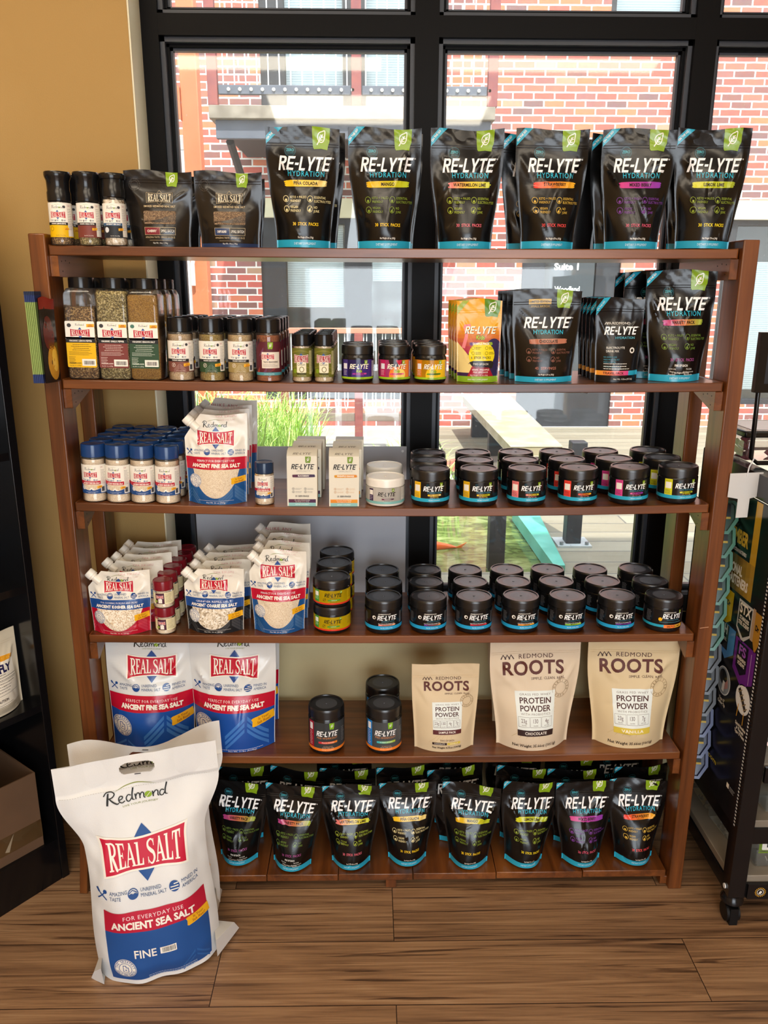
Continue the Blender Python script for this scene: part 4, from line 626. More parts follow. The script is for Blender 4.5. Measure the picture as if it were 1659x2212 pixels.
def pet(art, fill, lvl, W=.075, Dp=.070, H=.238):
    def rr(w_, d_, z, n=6, r=.010):
        P = []
        for cx, cy, a in ((1, 1, 0), (-1, 1, 1), (-1, -1, 2), (1, -1, 3)): P += [(cx * (w_ / 2 - r) + r * math.cos((a + k / n) * PI / 2), cy * (d_ / 2 - r) + r * math.sin((a + k / n) * PI / 2), z) for k in range(n + 1)]
        return P
    def loft(secs, m, name, o):
        n = len(secs[0]); F = [(k * n + i, k * n + (i + 1) % n, (k + 1) * n + (i + 1) % n, (k + 1) * n + i) for k in range(len(secs) - 1) for i in range(n)] + [tuple(range(n - 1, -1, -1)), tuple((len(secs) - 1) * n + i for i in range(n))]
        return MB().add([p for s in secs for p in s], F, m, True).build(name, o)
    def b(o):
        loft([rr(W - .006, Dp - .006, 0), rr(W, Dp, .004), rr(W, Dp, .16), rr(W - .002, Dp - .002, .197), rr(W - .012, Dp - .012, .209), rr(W - .026, Dp - .026, .2135, r=.018)], clear('clear_jar', haze=.015, gl=.02), 'jar', o)
        loft([rr(W - .009, Dp - .009, .0015), rr(W - .003, Dp - .003, .006), rr(W - .003, Dp - .003, lvl - .004), rr(W - .010, Dp - .010, lvl)], fill(), 'contents', o)
        MB().lathe([(.026, .211), (.0298, .212), (.0298, .232), (.029, .235), (.026, .236), (.0005, .236)], ink('141416', 'plastic'), 80, mod=(1, 2, .0005)).build('cap', o)
        lb = MB(); art().lay(lb, lambda x, y, e: np.stack([x * 1.08, -Dp / 2 - e + 0 * x, .028 + y], 1), 'paper', .0006, .0001); lb.build('label', o)
    return b
HERB = {'lemon': lambda: speck('lemon_pepper_flakes', '', ['5a4022', '7a5a32', '3a2814', '9a7a48', '64482a', 'b09060'], 420), 'garlic': lambda: speck('garlic_pepper_flakes', '', ['6a5c34', '8a7a48', '4a4024', 'a89a68', '77683c', 'c0b080'], 420), 'season': lambda: speck('season_salt_powder', '', ['8a6420', '9c7428', '7a561a', 'a88038'], 620), 'garlic_salt': lambda: speck('garlic_salt_powder', '', ['c0a684', 'b0946e', 'cdb798', 'a08660'], 900), 'season_salt': lambda: speck('season_salt_mix', '', ['8a7030', 'a08844', '77602a', 'b49c5c'], 900),
    'onion_salt': lambda: speck('onion_salt_powder', '', ['c2a878', 'b2966a', 'd0ba90', 'a88c60'], 900), 'taco': lambda: speck('taco_powder', '', ['8a4418', '9a5222', '743614', 'a6622e'], 800), 'onion': lambda: speck('onion_powder', '', ['d2bc9a', 'c0a884', 'dccaae', 'b09874'], 900), 'salt': lambda: speck('fine_salt_grains', '', ['e9d8bd', 'dcc7a8', 'f2e6d2', 'cbb191', 'e4d0b2'], 1100), 'coarse': lambda: speck('coarse_salt_grains', '', ['e8dcc8', 'cdbda4', 'f4ecdf', 'a8967c', 'dccdb4'], 260)}
def carton(kind):
    def b(o):
        W, D, H, T = .075, .066, .128, .010; m = ink('e2dccb', 'paper'); mb = MB(); mb.prism([(-D / 2, 0), (D / 2, 0), (D / 2, H + T), (-D / 2 + .018, H + T), (-D / 2, H)], 0, -W / 2, W / 2, m); art_carton(kind).lay(mb, lambda x, y, e: np.stack([x, -D / 2 - e + 0 * x, y], 1), 'paper')
        mb.build('carton_body', o); sb = MB(); a = Art(); relyte(a, 0, 5, 46, 8, '8a8274', 1); d = Vector((0, .018, T)).normalized()
        a.lay(sb, lambda x, y, e: np.stack([x, -D / 2 + y * d.y - e * d.z, H + y * d.z + e * d.y], 1), 'paper'); sb.build('top_flap', o)
        if kind == 'black': pass
    return b
def bag10(seed):
    return pouch(art_bag10, .235, .325, .13, 'dfe0de', taper=.06, seed=seed, wr=.0034, curl=.006, top=.95, cut=.006, de=.0004, fl=.99, zipv=.97)
# ------------------------------------------------------------------ the room
def noisy(name, c1, c2, scale=4, rough=.7, bump=.05, bs_=200):
    if name in MATS: return MATS[name]
    t = NT(name); n = t.n('TexNoise', {'Vector': t.coord(), 'Scale': scale, 'Detail': 4.0}); c = t.ramp(n.outputs['Fac'], [(.35, c1), (.65, c2)]); n2 = t.n('TexNoise', {'Vector': t.coord(), 'Scale': bs_, 'Detail': 2.0}); b = t.n('Bump', {'Height': n2.outputs['Fac'], 'Strength': bump, 'Distance': .003}); t.bs(Base_Color=c, Roughness=rough, Normal=b.outputs[0]); MATS[name] = t.m; return t.m
def floor_mat():
    t = NT('laminate_floor'); co = t.coord()
    bk = t.n('TexBrick', {'Vector': co, 'Scale': 1.0, 'Color1': (0, 0, 0, 1), 'Color2': (1, 1, 1, 1), 'Mortar': (0, 0, 0, 1), 'Mortar Size': .0012, 'Mortar Smooth': .1, 'Bias': 0.0, 'Brick Width': 1.22, 'Row Height': .197}, offset=.37)
    sp = t.n('SeparateColor', {'Color': bk.outputs['Color']}); off = t.n('CombineXYZ', {0: sp.outputs[0], 1: 0.0, 2: sp.outputs[0]}); of2 = t.n('VectorMath', {0: off.outputs[0], 1: (7.3, 3.1, 5.7)}, operation='MULTIPLY'); v = t.n('VectorMath', {0: co, 1: of2.outputs[0]}, operation='ADD')
    def nz(sx, sy, det, dist, sc=1.0): m = t.n('Mapping', {'Vector': v.outputs[0], 'Scale': (sx, sy, 1)}); return t.n('TexNoise', {'Vector': m.outputs[0], 'Scale': sc, 'Detail': det, 'Roughness': .6, 'Distortion': dist}).outputs['Fac']
    def ma(x, k, y): return t.n('Math', {0: x, 1: k, 2: y}, operation='MULTIPLY_ADD').outputs[0]
    broad, mid, fine, wisp = nz(1.0, 9, 3, .9), nz(1.6, 42, 5, 1.6), nz(4, 190, 3, .2), nz(.9, 30, 3, 2.2)
    wd = t.n('MapRange', {0: wisp, 1: .60, 2: .70, 3: 0.0, 4: 1.0}).outputs[0]
    e = ma(broad, .34, ma(mid, .46, ma(fine, .22, ma(wd, -.16, ma(sp.outputs[0], .06, -.04)))))
    col = t.ramp(e, [(.30, '33231a'), (.40, '624732'), (.48, '856448'), (.56, '9c7857'), (.68, 'b39270')]); mm = t.n('Mix', {0: bk.outputs['Fac'], 6: col, 7: lin('2a1a10')}, data_type='RGBA')
    bm_ = t.n('Bump', {'Height': mid, 'Strength': .12, 'Distance': .002}); t.bs(Base_Color=mm.outputs[2], Roughness=.42, Normal=bm_.outputs[0]); return t.m
YW = .35; WY = .46                                                   # wall face, window frame face
tan = noisy('tan_wall_paint', 'b08c50', 'b8945a', 2.0, .75, .12, 260); cream = noisy('cream_wall_paint', 'd2c294', 'dacba0', 2, .7, .08, 200)
ceilm = noisy('ceiling_paint', 'd8d2c4', 'e0dacc', 2, .8)
struct(box('floor', (-3.2, -6.5, -.05), (3.2, .6, 0), floor_mat()))
struct(box('ceiling', (-3.2, -5.0, 3.0), (3.2, .62, 3.2), ceilm))
struct(MB().box((-3.2, YW, 0), (-.672, .62, 3.0), tan).build('wall_left'))
struct(box('wall_side', (-1.75, -5.0, 0), (-1.6, YW, 3.0), tan))
bw = MB()
for a_, b_ in (((-3.2, -5.15, 0), (-.7, -5.0, 3.0)), ((1.9, -5.15, 0), (3.2, -5.0, 3.0)), ((-.7, -5.15, 2.6), (1.9, -5.0, 3.0))): bw.box(a_, b_, tan)
struct(bw.build('wall_back'))
struct(box('wall_right', (3.05, -5.0, 0), (3.2, YW, 3.0), tan))
SILL = .665
struct(MB().box((-.672, YW, 0), (3.2, .62, SILL), cream).build('wall_below_window'))
struct(MB().box((-.672, YW + .1, 2.78), (3.2, .62, 3.0), tan).build('wall_above_window'))
struct(MB().box((-.676, YW + .002, SILL), (-.668, .46, 2.78), noisy('cream_gloss_paint', 'ece4c4', 'f2ead0', 2, .5, .05, 200)).build('trim_1'))                  # painted return beside the window
struct(MB().box((-.672, YW - .012, SILL - .02), (3.2, WY, SILL), cream).build('trim_2', bevel=.003))   # sill board
# window frame: black aluminium storefront
fm = ink('0c0a0a', 'frame'); gk = ink('3a3d44', 'metal'); rb = ink('060608', 'frame')
mull = [(-.668, -.623), (.060, .124), (.812, .872), (1.52, 1.58), (2.25, 2.32)]
band0, band1 = 2.316, 2.368
glassm = clear('window_glass', tint=(.96, .98, .97, 1), haze=.034, col='e6ecf0', gl=.02, glass=True)
for i in range(4):
    xa, xb = mull[i][1], mull[i + 1][0]; wroot = thing('window_%d' % (i + 1), loc=((xa + xb) / 2, WY, SILL)); wroot['kind'] = 'structure'; ox = (xa + xb) / 2
    for (za, zb) in ((SILL + .05, band0), (band1, 2.76)):
        fr = MB(); st = .014
        for k, (yy, ww, m) in enumerate(((.028, .012, gk), (.046, .020, rb), (.058, .027, gk))):      # stepped glazing beads
            for bx in ((xa, za, xa + ww, zb), (xb - ww, za, xb, zb), (xa, zb - ww, xb, zb), (xa, za, xb, za + ww)): fr.box((bx[0] - ox, yy - .012, bx[1] - SILL), (bx[2] - ox, yy + .006, bx[3] - SILL), m)
        fr.build('glazing_bead', wroot); box('pane', (xa + .012 - ox, .066, za + .012 - SILL), (xb - .012 - ox, .072, zb - .012 - SILL), glassm, wroot)
fb = MB()
for a, b in mull: fb.box((a, WY, SILL), (b, .57, 2.78), fm)
for za, zb in ((SILL, SILL + .05), (band0, band1), (2.74, 2.79)): fb.box((-.66, WY + .0006, za), (2.32, .569, zb), fm)
fb.build('window_frame')['kind'] = 'structure'
# ------------------------------------------------------------------ the display shelf
SH = [(1.762, 1.760), (1.457, 1.452), (1.153, 1.147), (.796, .793), (.440, .439), (.047, .054)]; XL, XR = -.795, .792; SD = .315; TH = .0215
W0, W1, W2 = wood(0), wood(1), wood(2); TOP = 1.784
SAG = (.003, .006, .012, .004, .009, .003)
def sz(i, x): a, b = SH[i]; return a + (b - a) * (x - XL) / (XR - XL) - SAG[i] * max(0, 1 - (x / XR) ** 2)
shelf = thing('display_shelf', 'wide brown stained wooden shelf with six boards full of salt and drink mixes', 'shelf')
for i in range(6):
    mb = MB()
    if i < 5:
        xs = np.linspace(XL, XR, 17); V = [(x, y, sz(i, x) - dz) for x in xs for y, dz in ((0, TH), (0, 0), (SD, 0), (SD, TH))]
        mb.add(V, [(k * 4 + j, k * 4 + (j + 1) % 4, k * 4 + 4 + (j + 1) % 4, k * 4 + 4 + j) for k in range(16) for j in range(4)] + [(0, 1, 2, 3), (67, 66, 65, 64)], W0)
    else:
        cuts = [XL, -.36, -.155, .06, .30, .55, XR]
        for a, b in zip(cuts[:-1], cuts[1:]): mb.box((a + .001, 0, sz(5, (a + b) / 2) - TH), (b - .001, SD, sz(5, (a + b) / 2)), W1)
    mb.build('shelf_board', shelf, None, .0018)
for s in (-1, 1):
    for ya, yb, z1 in ((-.015, .075, TOP), (.208, .288, TOP - .006)): MB().box((s * .797 if s > 0 else -.835, ya, 0), (.835 if s > 0 else -.797, yb, z1 + (.003 if s < 0 else -.004)), W2).build('post', shelf, bevel=.003)
    for i in range(6):
        x0, x1 = (s * .7965, s * .777); z = sz(i, s * .787) - TH - .0008; L = (.30, .17, .115, .10, .09, .12)[i]; dz = .046 if i < 5 else .026
        pts = [(.001, z), (L + .02, z), (L + .02 if i == 0 else L * .12, z - dz), (.001, z - dz)] if i != 5 else [(.001, z), (L, z), (L, z - dz), (.001, z - dz)]
        br = MB().prism(pts, 0, min(x0, x1), max(x0, x1), W1).build('bracket', shelf, bevel=.001)
        if i in (0, 1, 2):
            nb = MB()
            for py, pz in ((.02, -.012), (.045, -.010), (.022, -.034), (.07, -.014)):
                if i == 2 and py > .05: continue
                nb.tube([(s * .7772, py, z + pz), (s * .7764, py, z + pz)], .0016, ink('1a1310', 'matte'), 8)
            nb.build('nail_head', br)
box('centre_foot', (-.018, .002, 0), (.012, .03, SH[5][0] - TH + .002), W2, shelf)
MB().box((-.011, -.019, 0), (.011, .019, .36), W2).build('kick_brace', shelf, (-.882, .004, .0015), .002, (0, .10, 0))
mb = MB(); mb.add([(.8, -.0152, .815), (.823, -.0152, .8185), (.823, -.0152, .820), (.8, -.0152, .8165)], [(0, 1, 2, 3)], ink('d0a080', 'matte')); mb.build('scratch', shelf)
# white board leaning in the window behind the shelf
sheet = MB().box((-.598, .441, SILL + .001), (.048, .446, 1.21), ink('b9bcc4', 'plastic')); sheet.tube([(.036, .4406, 1.196), (.036, .440, 1.196)], .004, ink('eef2f6', 'matte'), 14)
tag(sheet.build('plastic_sheet'), 'pale grey plastic sheet with a corner hole standing against the window behind the shelf', 'sheet')
# ------------------------------------------------------------------ everything that stands on the shelf
def onx(px, py, Y): return PY(px, py, Y).x
def put(i, key, builder, name, label, cat, px, py, Y, rz=0, group=None, rx=0, ry=0, dz=0, dx=0, Yx=None):
    x = onx(px, py, Y if Yx is None else Yx) + dx; sl = (sz(i, x + .02) - sz(i, x - .02)) / .04; return make(key, builder, name, label, cat, (x, Y, sz(i, x) + .0008 + dz + .045 * abs(rx) + .07 * abs(ry)), rz, group, rx, ry - sl * math.cos(rz))
NTH = ('front', 'second', 'third', 'fourth', 'fifth', 'sixth')
SN = ('top shelf', 'second shelf', 'third shelf', 'fourth shelf', 'fifth shelf', 'bottom shelf')
# top shelf: grinders
for kind, px, py, n, tail in (('lemon', 136, 520, 2, 'lemon pepper grinder with yellow label band'), ('garlic', 196, 520, 2, 'garlic pepper grinder with brown label band'), ('salt', 252, 522, 3, 'coarse salt grinder with dark blue label')):
    for r in range(n):
        lab = ('black capped %s on the top shelf' % tail) if r == 0 else ('%s, %s of its file on the top shelf' % (tail, NTH[r]))
        put(0, 'grinder_' + kind, grinder(lambda kind=kind: art_grinder(kind), HERB['coarse' if kind == 'salt' else kind], H=.157 if kind != 'salt' else .155, caph=.064 if kind != 'salt' else .052), 'spice_grinder', lab, 'grinder', px, py, .020 + .064 * r, (.12, .1, -.1)[r], 'spice grinders on the top shelf', Yx=.02)
# top shelf: smoked salt pouches
SM = dict(W=.155, H=.166, D=.05, col='191614', taper=.13, wr=.0018)
for fl, px, back in (('cherry', 348, ((372, .125),)), ("chef's blend", 497, ((500, .115), (507, .165)))):
    put(0, 'smoked_' + fl, pouch(lambda fl=fl: art_smoked(fl), seed=len(fl), **SM), 'smoked_salt_pouch', 'small black smoked salt pouch with %s label on top shelf' % ('dark red cherry' if fl == 'cherry' else "blue chef's blend"), 'pouch', px, 500, .05, .05, 'smoked salt pouches')
    for k, (p2, Y) in enumerate(back): put(0, 'smoked_' + fl, None, 'smoked_salt_pouch', 'small black smoked salt pouch %s behind the %s one' % (('standing just', 'standing second')[k], fl), 'pouch', p2, 500, Y, (-.05, .04)[k], 'smoked salt pouches')
# top shelf: tall black drink mix pouches
BP = dict(W=.168, H=.262, D=.078, col='0c0c0d', taper=.25, wr=.0040, curl=.006)
def art_back():
    a = Art(); a.rect(-84, 88, -28, 116, 'e03a5a', 1); a.rect(28, 88, 84, 116, 'e03a5a', 1); a.rect(-84, 0, 84, 17, TEAL, 1); a.text('RE-LYTE', 0, 205, 16, WH, 2, fit=76, b=.05, sh=.2); a.lines(-56, 180, 112, 6, 9, 2.6, 'c8c8cc', 2, 4); a.lines(-30, 84, 60, 8, 8, 2.4, 'b0486a', 2, 5); return a
def black(i, fl, seed, label, px, py, Y, rz=0, rx=0, ry=0, dx=0, fr=True, key=None):
    k = 'relyte_%s_%s' % (fl, key or seed)
    art = art_back if fl == 'back' else (lambda: art_relyte(fl))
    p = dict(BP)
    if i == 5: p.update(H=.247, taper=.33, D=.098, wr=.0040)
    if not fr: p.update(D=.036)
    return put(i, k, pouch(art, seed=seed, **p), 'drink_mix_pouch', label, 'pouch', px, py, Y, rz, 'tall black drink mix pouches', rx, ry, 0, dx)
for fl, px, rz, ry, sd_ in (('pina colada', 655, .05, .012, 11), ('mango', 830, .03, 0, 12), ('watermelon lime', 1004, -.02, 0, 13), ('strawberry lemonade', 1182, .04, .01, 14), ('mixed berry', 1364, -.06, .01, 15), ('lemon lime', 1518, -.08, .02, 16)):
    black(0, fl, sd_, 'tall black %s drink pouch at the front of the top shelf' % fl, px, 500, .055, rz, 0, ry)
for fl, px, Y, rz, lab in (('pina colada', 672, .13, -.04, 'tall black pouch half hidden behind the pina colada pouch on the top shelf'), ('back', 1000, .135, PI + .05, 'tall black pouch turned backwards behind the watermelon lime pouch on the top shelf'), ('strawberry lemonade', 1150, .12, .06, 'tall black pouch peeping out left of the strawberry pouch on the top shelf'), ('back', 1222, .170, PI - .05, 'reversed tall black pouch with pink panel between strawberry and mixed berry on the top shelf'), ('mixed berry', 1338, .12, .05, 'tall black pouch peeping out left of the mixed berry pouch on the top shelf'), ('lemon lime', 1495, .125, .06, 'tall black pouch peeping out left of the lemon lime pouch on the top shelf'), ('mango', 836, .13, .02, 'tall black pouch hidden behind the mango pouch on the top shelf')):
    black(0, fl, 31, lab, px, 500, Y, rz, fr=False, key='rear')
# second shelf
PETN = (('lemon', 'lemon pepper', 'yellow', 176, .168), ('garlic', 'garlic pepper', 'brown', 247, .206), ('season', 'seasoning salt', 'green', 316, .198))
for kind, nm, c, px, lvl in PETN:
    for r in range(3):
        o = put(1, 'pet_' + kind, pet(lambda kind=kind: art_pet(kind), HERB[kind], lvl), 'seasoning_jar', ('big clear %s jar with %s label on the second shelf' % (nm, c)) if r == 0 else ('big clear %s jar %s in its file behind the %s label' % (nm, NTH[r], c)), 'jar', px, 760, .048 + .083 * r, 0, 'big clear seasoning jars', Yx=.048, dx={'lemon': .0115, 'garlic': .008, 'season': .004}[kind])
for kind, nm, c, px, n in (('garlic_salt', 'garlic salt', 'brown', 390, 4), ('season_salt', 'season salt', 'green', 457, 4), ('onion_salt', 'onion salt', 'tan', 519, 4)):
    for r in range(n): put(1, 'shaker_' + kind, shaker(lambda kind=kind: art_shaker(kind.replace('_', ' ')), H=.148, lidc='151517', salt=HERB[kind], lidh=.032), 'seasoning_shaker', 'black lidded %s shaker with %s label, %s of its file on the second shelf' % (nm, c, NTH[r]), 'shaker', px, 760, .036 + .068 * r, .08, 'black lidded seasoning shakers', Yx=.036)
for r in range(4): put(1, 'shaker_taco', shaker(art_taco, H=.148, lidc='151517', salt=HERB['taco'], lab=(.016, .079), lidh=.032), 'seasoning_shaker', 'black lidded taco seasoning shaker with dark red label, %s of its file' % NTH[r], 'shaker', 580, 760, .036 + .068 * r, .2, 'black lidded seasoning shakers', Yx=.036)
for c, (px, side) in enumerate(((652, 'left'), (700, 'right'))):
    for r in range(5): put(1, 'shaker_onion', shaker(art_onion, R=.0235, H=.114, lidc='151517', salt=HERB['onion'], lab=(.013, .068), lidh=.026), 'onion_shaker', 'small black lidded onion salt shaker with olive label, %s file, %s in line' % (side, NTH[r]), 'shaker', px, 780, .030 + .054 * r, .0, 'small onion salt shakers', Yx=.03)
for fl, c, px, n in (('grape', 'dark purple grape', 772, 2), ('pink', 'pink lemonade', 852, 3), ('pineapple', 'yellow pineapple', 930, 3)):
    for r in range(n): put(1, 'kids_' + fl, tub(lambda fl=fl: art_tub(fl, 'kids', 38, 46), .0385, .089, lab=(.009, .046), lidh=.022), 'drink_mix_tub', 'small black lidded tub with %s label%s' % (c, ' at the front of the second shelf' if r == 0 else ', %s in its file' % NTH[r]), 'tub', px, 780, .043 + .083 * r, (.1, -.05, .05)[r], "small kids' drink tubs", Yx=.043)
for r in range(4): put(1, 'sample', pouch(art_kids, .108, .195, .045, 'f0ac1c', .07, 21, .0016, fin='film', top=.8), 'sample_pouch', 'orange and yellow sample pack pouch, %s of four on the second shelf' % NTH[r], 'pouch', 1032, 780, .045 + .058 * r, -.04 + .02 * r, 'orange sample pouches', dx=-.0015 * r, Yx=.045)
for r in range(4): put(1, 'choc' if r == 0 else 'choc_rear', pouch(art_choc, .165, .218, .066 if r == 0 else .036, '100d0c', .14, 22, .0020), 'drink_mix_pouch', 'black chocolate drink pouch with gold limited edition box' if r == 0 else 'black chocolate drink pouch, %s in the file behind the limited edition one' % NTH[r], 'pouch', 1175, 780, .050 + (.06 + .05 * (r - 1) if r else 0), .0, 'black chocolate pouches', dx=-.004 * r, Yx=.05)
for r in range(5): put(1, 'travel' if r == 0 else 'travel_rear', pouch(art_travel, .118, .198, .05 if r == 0 else .032, '0f0f12', .12, 23, .0016), 'travel_pouch', 'slim black travel pack pouch with pink and orange strip' if r == 0 else 'slim black travel pack pouch, %s in line behind the front one' % NTH[r], 'pouch', 1332, 780, .042 + (.05 + .037 * (r - 1) if r else 0), .02, 'slim travel pack pouches', Yx=.042)
black(1, 'variety', 17, 'tall black variety pack pouch at the end of the second shelf', 1460, 760, .055, -.03)
for r in (1, 2): black(1, 'variety', 32, 'tall black variety pack pouch, %s behind the front one on the second shelf' % NTH[r], 1430 - 22 * r, 760, .07 + .055 * r, .02, fr=False, key='rear')
sb = None
for k in range(6):
    def pk(o, k=k):
        mb = MB(); mb.box((-.0014, -.019, .02), (.0014, .019, .182), ink('8fa45a', 'paper')); mb.box((-.0016, -.019, 0), (.0016, .019, .0199), ink('22356a', 'paper')); mb.box((-.0016, -.019, .1821), (.0016, .019, .1975), ink('22356a', 'paper')); mb.build('packet_body', o)
        MB().box((-.0017, -.0192, .1977), (.0017, .0192, .2055), ink('182848', 'paper')).build('packet_seal', o)
    make('sachet', pk, 'seasoning_packet', 'thin green and blue seasoning packet on edge at the shelf end, %s from the wall' % ('first', 'second', 'third', 'fourth', 'fifth', 'sixth')[k], 'packet', (-.8400 + .0040 * k, -.0365, 1.455), 0, 'thin seasoning packets on edge')
def pk2(o):
    f = pouch_surface(.06, .19, .010, .0, 5, .001, .002); mb = MB(); m = ink('1a1412', 'film'); xs, ys = np.meshgrid(np.linspace(-.03, .03, 13), np.linspace(0, .19, 17)); F = [(j * 13 + i, j * 13 + i + 1, (j + 1) * 13 + i + 1, (j + 1) * 13 + i) for j in range(16) for i in range(12)]
    for s in (-1, 1): mb.add(f(xs.ravel(), ys.ravel(), 0, s), F, m, True)
    a = Art(); a.disc(4, 45, 22, 'c08a2a', 1, 20, 40); a.disc(8, 50, 12, 'e0b84a', 2, 14, 26); a.disc(-3, 110, 20, '5a2018', 1, 16, 40); a.rect(-30, 165, 30, 190, '8a2a1e', 1); a.cut(9).lay(mb, lambda x, y, e: f(x, y, e), 'film'); mb.build('packet_body', o)
make('foodpacket', pk2, 'seasoning_packet', 'dark food picture packet beside the thin green packets', 'packet', (-.8010, -.0420, 1.4565), 1.36, None)
# third shelf
for c, px in enumerate((195, 248, 302, 357)):
    for r in range(5): put(2, 'shaker_salt', shaker(lambda: art_shaker('salt'), salt=HERB['salt']), 'salt_shaker', 'blue lidded salt shaker, column %s from the post, %s row' % (('first', 'second', 'third', 'fourth')[c], NTH[r]), 'shaker', px, 1060, .036 + .0635 * r, (.02, -.05, .12, .05)[c] + .04 * r, 'blue lidded salt shakers', Yx=.036, dx=(.0125, .0108, .0088, .0068)[c])
RF = dict(fin='film', spout=True, wr=.0026, curl=.006)
for r, (px, Y) in enumerate(((470, .045), (478, .125), (486, .195))): put(2, 'refill_fine', pouch(lambda: art_refill('fine'), .155, .224, .078, 'e9e4d8', .06, 41, **RF), 'refill_pouch', 'tall white fine salt pouch with corner spout on third shelf, %s' % ('in front', 'second in line', 'third in line')[r], 'pouch', px, 1060, Y, (.03, 0, -.03)[r], 'white spouted salt pouches')
put(2, 'refill_back', pouch(art_refill_back, .155, .232, .05, 'e9e4d8', .06, 42, **RF), 'refill_pouch', 'white spouted pouch showing its back at the rear of the third shelf', 'pouch', 500, 1050, .268, 0, 'white spouted salt pouches')
put(2, 'shaker_small', shaker(lambda: art_shaker('small'), R=.024, H=.108, lidc='17304f', salt=HERB['salt'], lab=(.018, .057), lidh=.026), 'salt_shaker', 'single small salt shaker with dark blue lid beside the white pouch', 'shaker', 571, 1060, .036, 0)
for kind, nm, px in (('black', 'blackberry with dark purple stripes', 654), ('pine', 'pineapple orange with orange stripes', 743)):
    for r in range(3): put(2, 'carton_' + kind, carton(kind), 'drink_mix_box', 'cream carton, %s, %s in its file' % (nm, NTH[r]), 'box', px, 1060, (.045, .135, .222)[r], (.03, .0, PI)[r], 'cream drink mix cartons', Yx=.045, dx=(0, .006, .010)[r])
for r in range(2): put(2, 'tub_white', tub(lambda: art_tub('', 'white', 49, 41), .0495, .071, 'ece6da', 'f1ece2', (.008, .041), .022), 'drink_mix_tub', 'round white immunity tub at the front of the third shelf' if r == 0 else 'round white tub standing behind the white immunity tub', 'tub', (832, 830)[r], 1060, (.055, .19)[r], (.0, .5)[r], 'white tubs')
T3 = (('pina colada', 930, (926, 925)), ('mango', 1034, (1027, 1022)), ('watermelon lime', 1138, (1125, 1115)), ('strawberry lemonade', 1249, (1226, 1204)), ('mixed berry', 1359, (1328, 1298)), ('lemon lime', 1464, (1432, 1401)))
for c, (fl, px, bk) in enumerate(T3):
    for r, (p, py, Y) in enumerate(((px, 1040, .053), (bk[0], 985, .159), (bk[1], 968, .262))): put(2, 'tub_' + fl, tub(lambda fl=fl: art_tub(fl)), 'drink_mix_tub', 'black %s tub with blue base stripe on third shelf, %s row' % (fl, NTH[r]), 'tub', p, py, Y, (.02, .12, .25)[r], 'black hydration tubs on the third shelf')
# fourth shelf
for r, (px, Y, dz_) in enumerate(((262, .030, 0), (288, .102, 0), (307, .160, 0), (322, .216, 0), (330, .270, 0))): put(3, 'refill_kosher' + ('' if r == 0 else '_rear'), pouch(lambda: art_refill('kosher'), .160, .168 if r == 0 else .172, .07 if r == 0 else .045, 'e9e4d8', .08, 43, cham=.24, **RF), 'refill_pouch', 'short white kosher salt pouch with red base, %s in its file' % NTH[r], 'pouch', px, (1320, 1230, 1215, 1200, 1180)[r], Y, (.04, -.05, .05, 0, .05)[r], 'white spouted salt pouches')
for r in range(6):
    x = onx((357, 366, 376, 387, 400, 408)[r], (1330, 1300, 1280, 1265, 1250, 1240)[r], .030 + .0545 * r); z = sz(3, x) + .0004
    for k in range(2): make('shaker_red', shaker(art_redlid, R=.0262, H=.0725, lidc='7d1524', salt=HERB['salt'], lab=(.012, .031), lidh=.024), 'salt_shaker', 'stubby red lidded salt shaker, %s of a pair, %s row' % (('lower', 'upper')[k], NTH[r]), 'shaker', (x, .030 + .0545 * r, z + .0729 * k), .15 * r, 'stubby red lidded shakers')
for r, (px, Y) in enumerate(((465, .042), (478, .112), (484, .180), (504, .245))): put(3, 'refill_coarse' + ('' if r == 0 else '_rear'), pouch(lambda: art_refill('coarse'), .160, .170, .07 if r == 0 else .048, 'e9e4d8', .08, 44, cham=.24, **RF), 'refill_pouch', 'short white coarse salt pouch with black base, %s in its file' % NTH[r], 'pouch', px, (1320, 1235, 1215, 1200)[r], Y, (-.03, .05, -.04, .03)[r], 'white spouted salt pouches')
for r, (px, Y) in enumerate(((602, .044), (609, .120), (613, .190))): put(3, 'refill_fine4' + ('' if r == 0 else '_rear'), pouch(lambda: art_refill('fine'), .150, .222, .076 if r == 0 else .05, 'e9e4d8', .12, 45, **RF), 'refill_pouch', 'tall white fine salt pouch with spout on fourth shelf, %s' % ('in front', 'second in line', 'third in line')[r], 'pouch', px, (1300, 1200, 1180)[r], Y, (.03, 0, .05)[r], 'white spouted salt pouches')
put(3, 'refill_back', None, 'refill_pouch', 'white spouted pouch showing its back at the rear of the fourth shelf', 'pouch', 612, 1160, .262, 0, 'white spouted salt pouches')
for r, (px, py, Y) in enumerate(((717, 1300, .056), (722, 1240, .166), (728, 1210, .266))):
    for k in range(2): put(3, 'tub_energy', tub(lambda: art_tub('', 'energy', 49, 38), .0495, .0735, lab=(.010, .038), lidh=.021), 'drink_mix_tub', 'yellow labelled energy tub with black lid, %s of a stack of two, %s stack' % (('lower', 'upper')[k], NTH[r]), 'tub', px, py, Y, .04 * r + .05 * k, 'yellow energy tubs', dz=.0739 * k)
T4 = (('GRAPEFRUIT', ['f4908a', 'f4b08a'], 828, 831, 826), ('PASSIONFRUIT', ['6a3a9a', 'e09050'], 925, 920, 917), ('CRAN APPLE', ['c41f3a', 'e04050'], 1023, 1016, 1005), ('ORANGE', ['f0902a', 'f4b84a'], 1124, 1109, 1095), ('MOJITO', ['7ab82a', 'b8d84a'], 1224, 1202, 1183), ('GRAPE', ['5a2a8a', '7a3a9a'], 1331, 1302, 1275), ('SALTY PALMER', ['f0803a', 'f0b53a'], 1432, 1405, 1373))
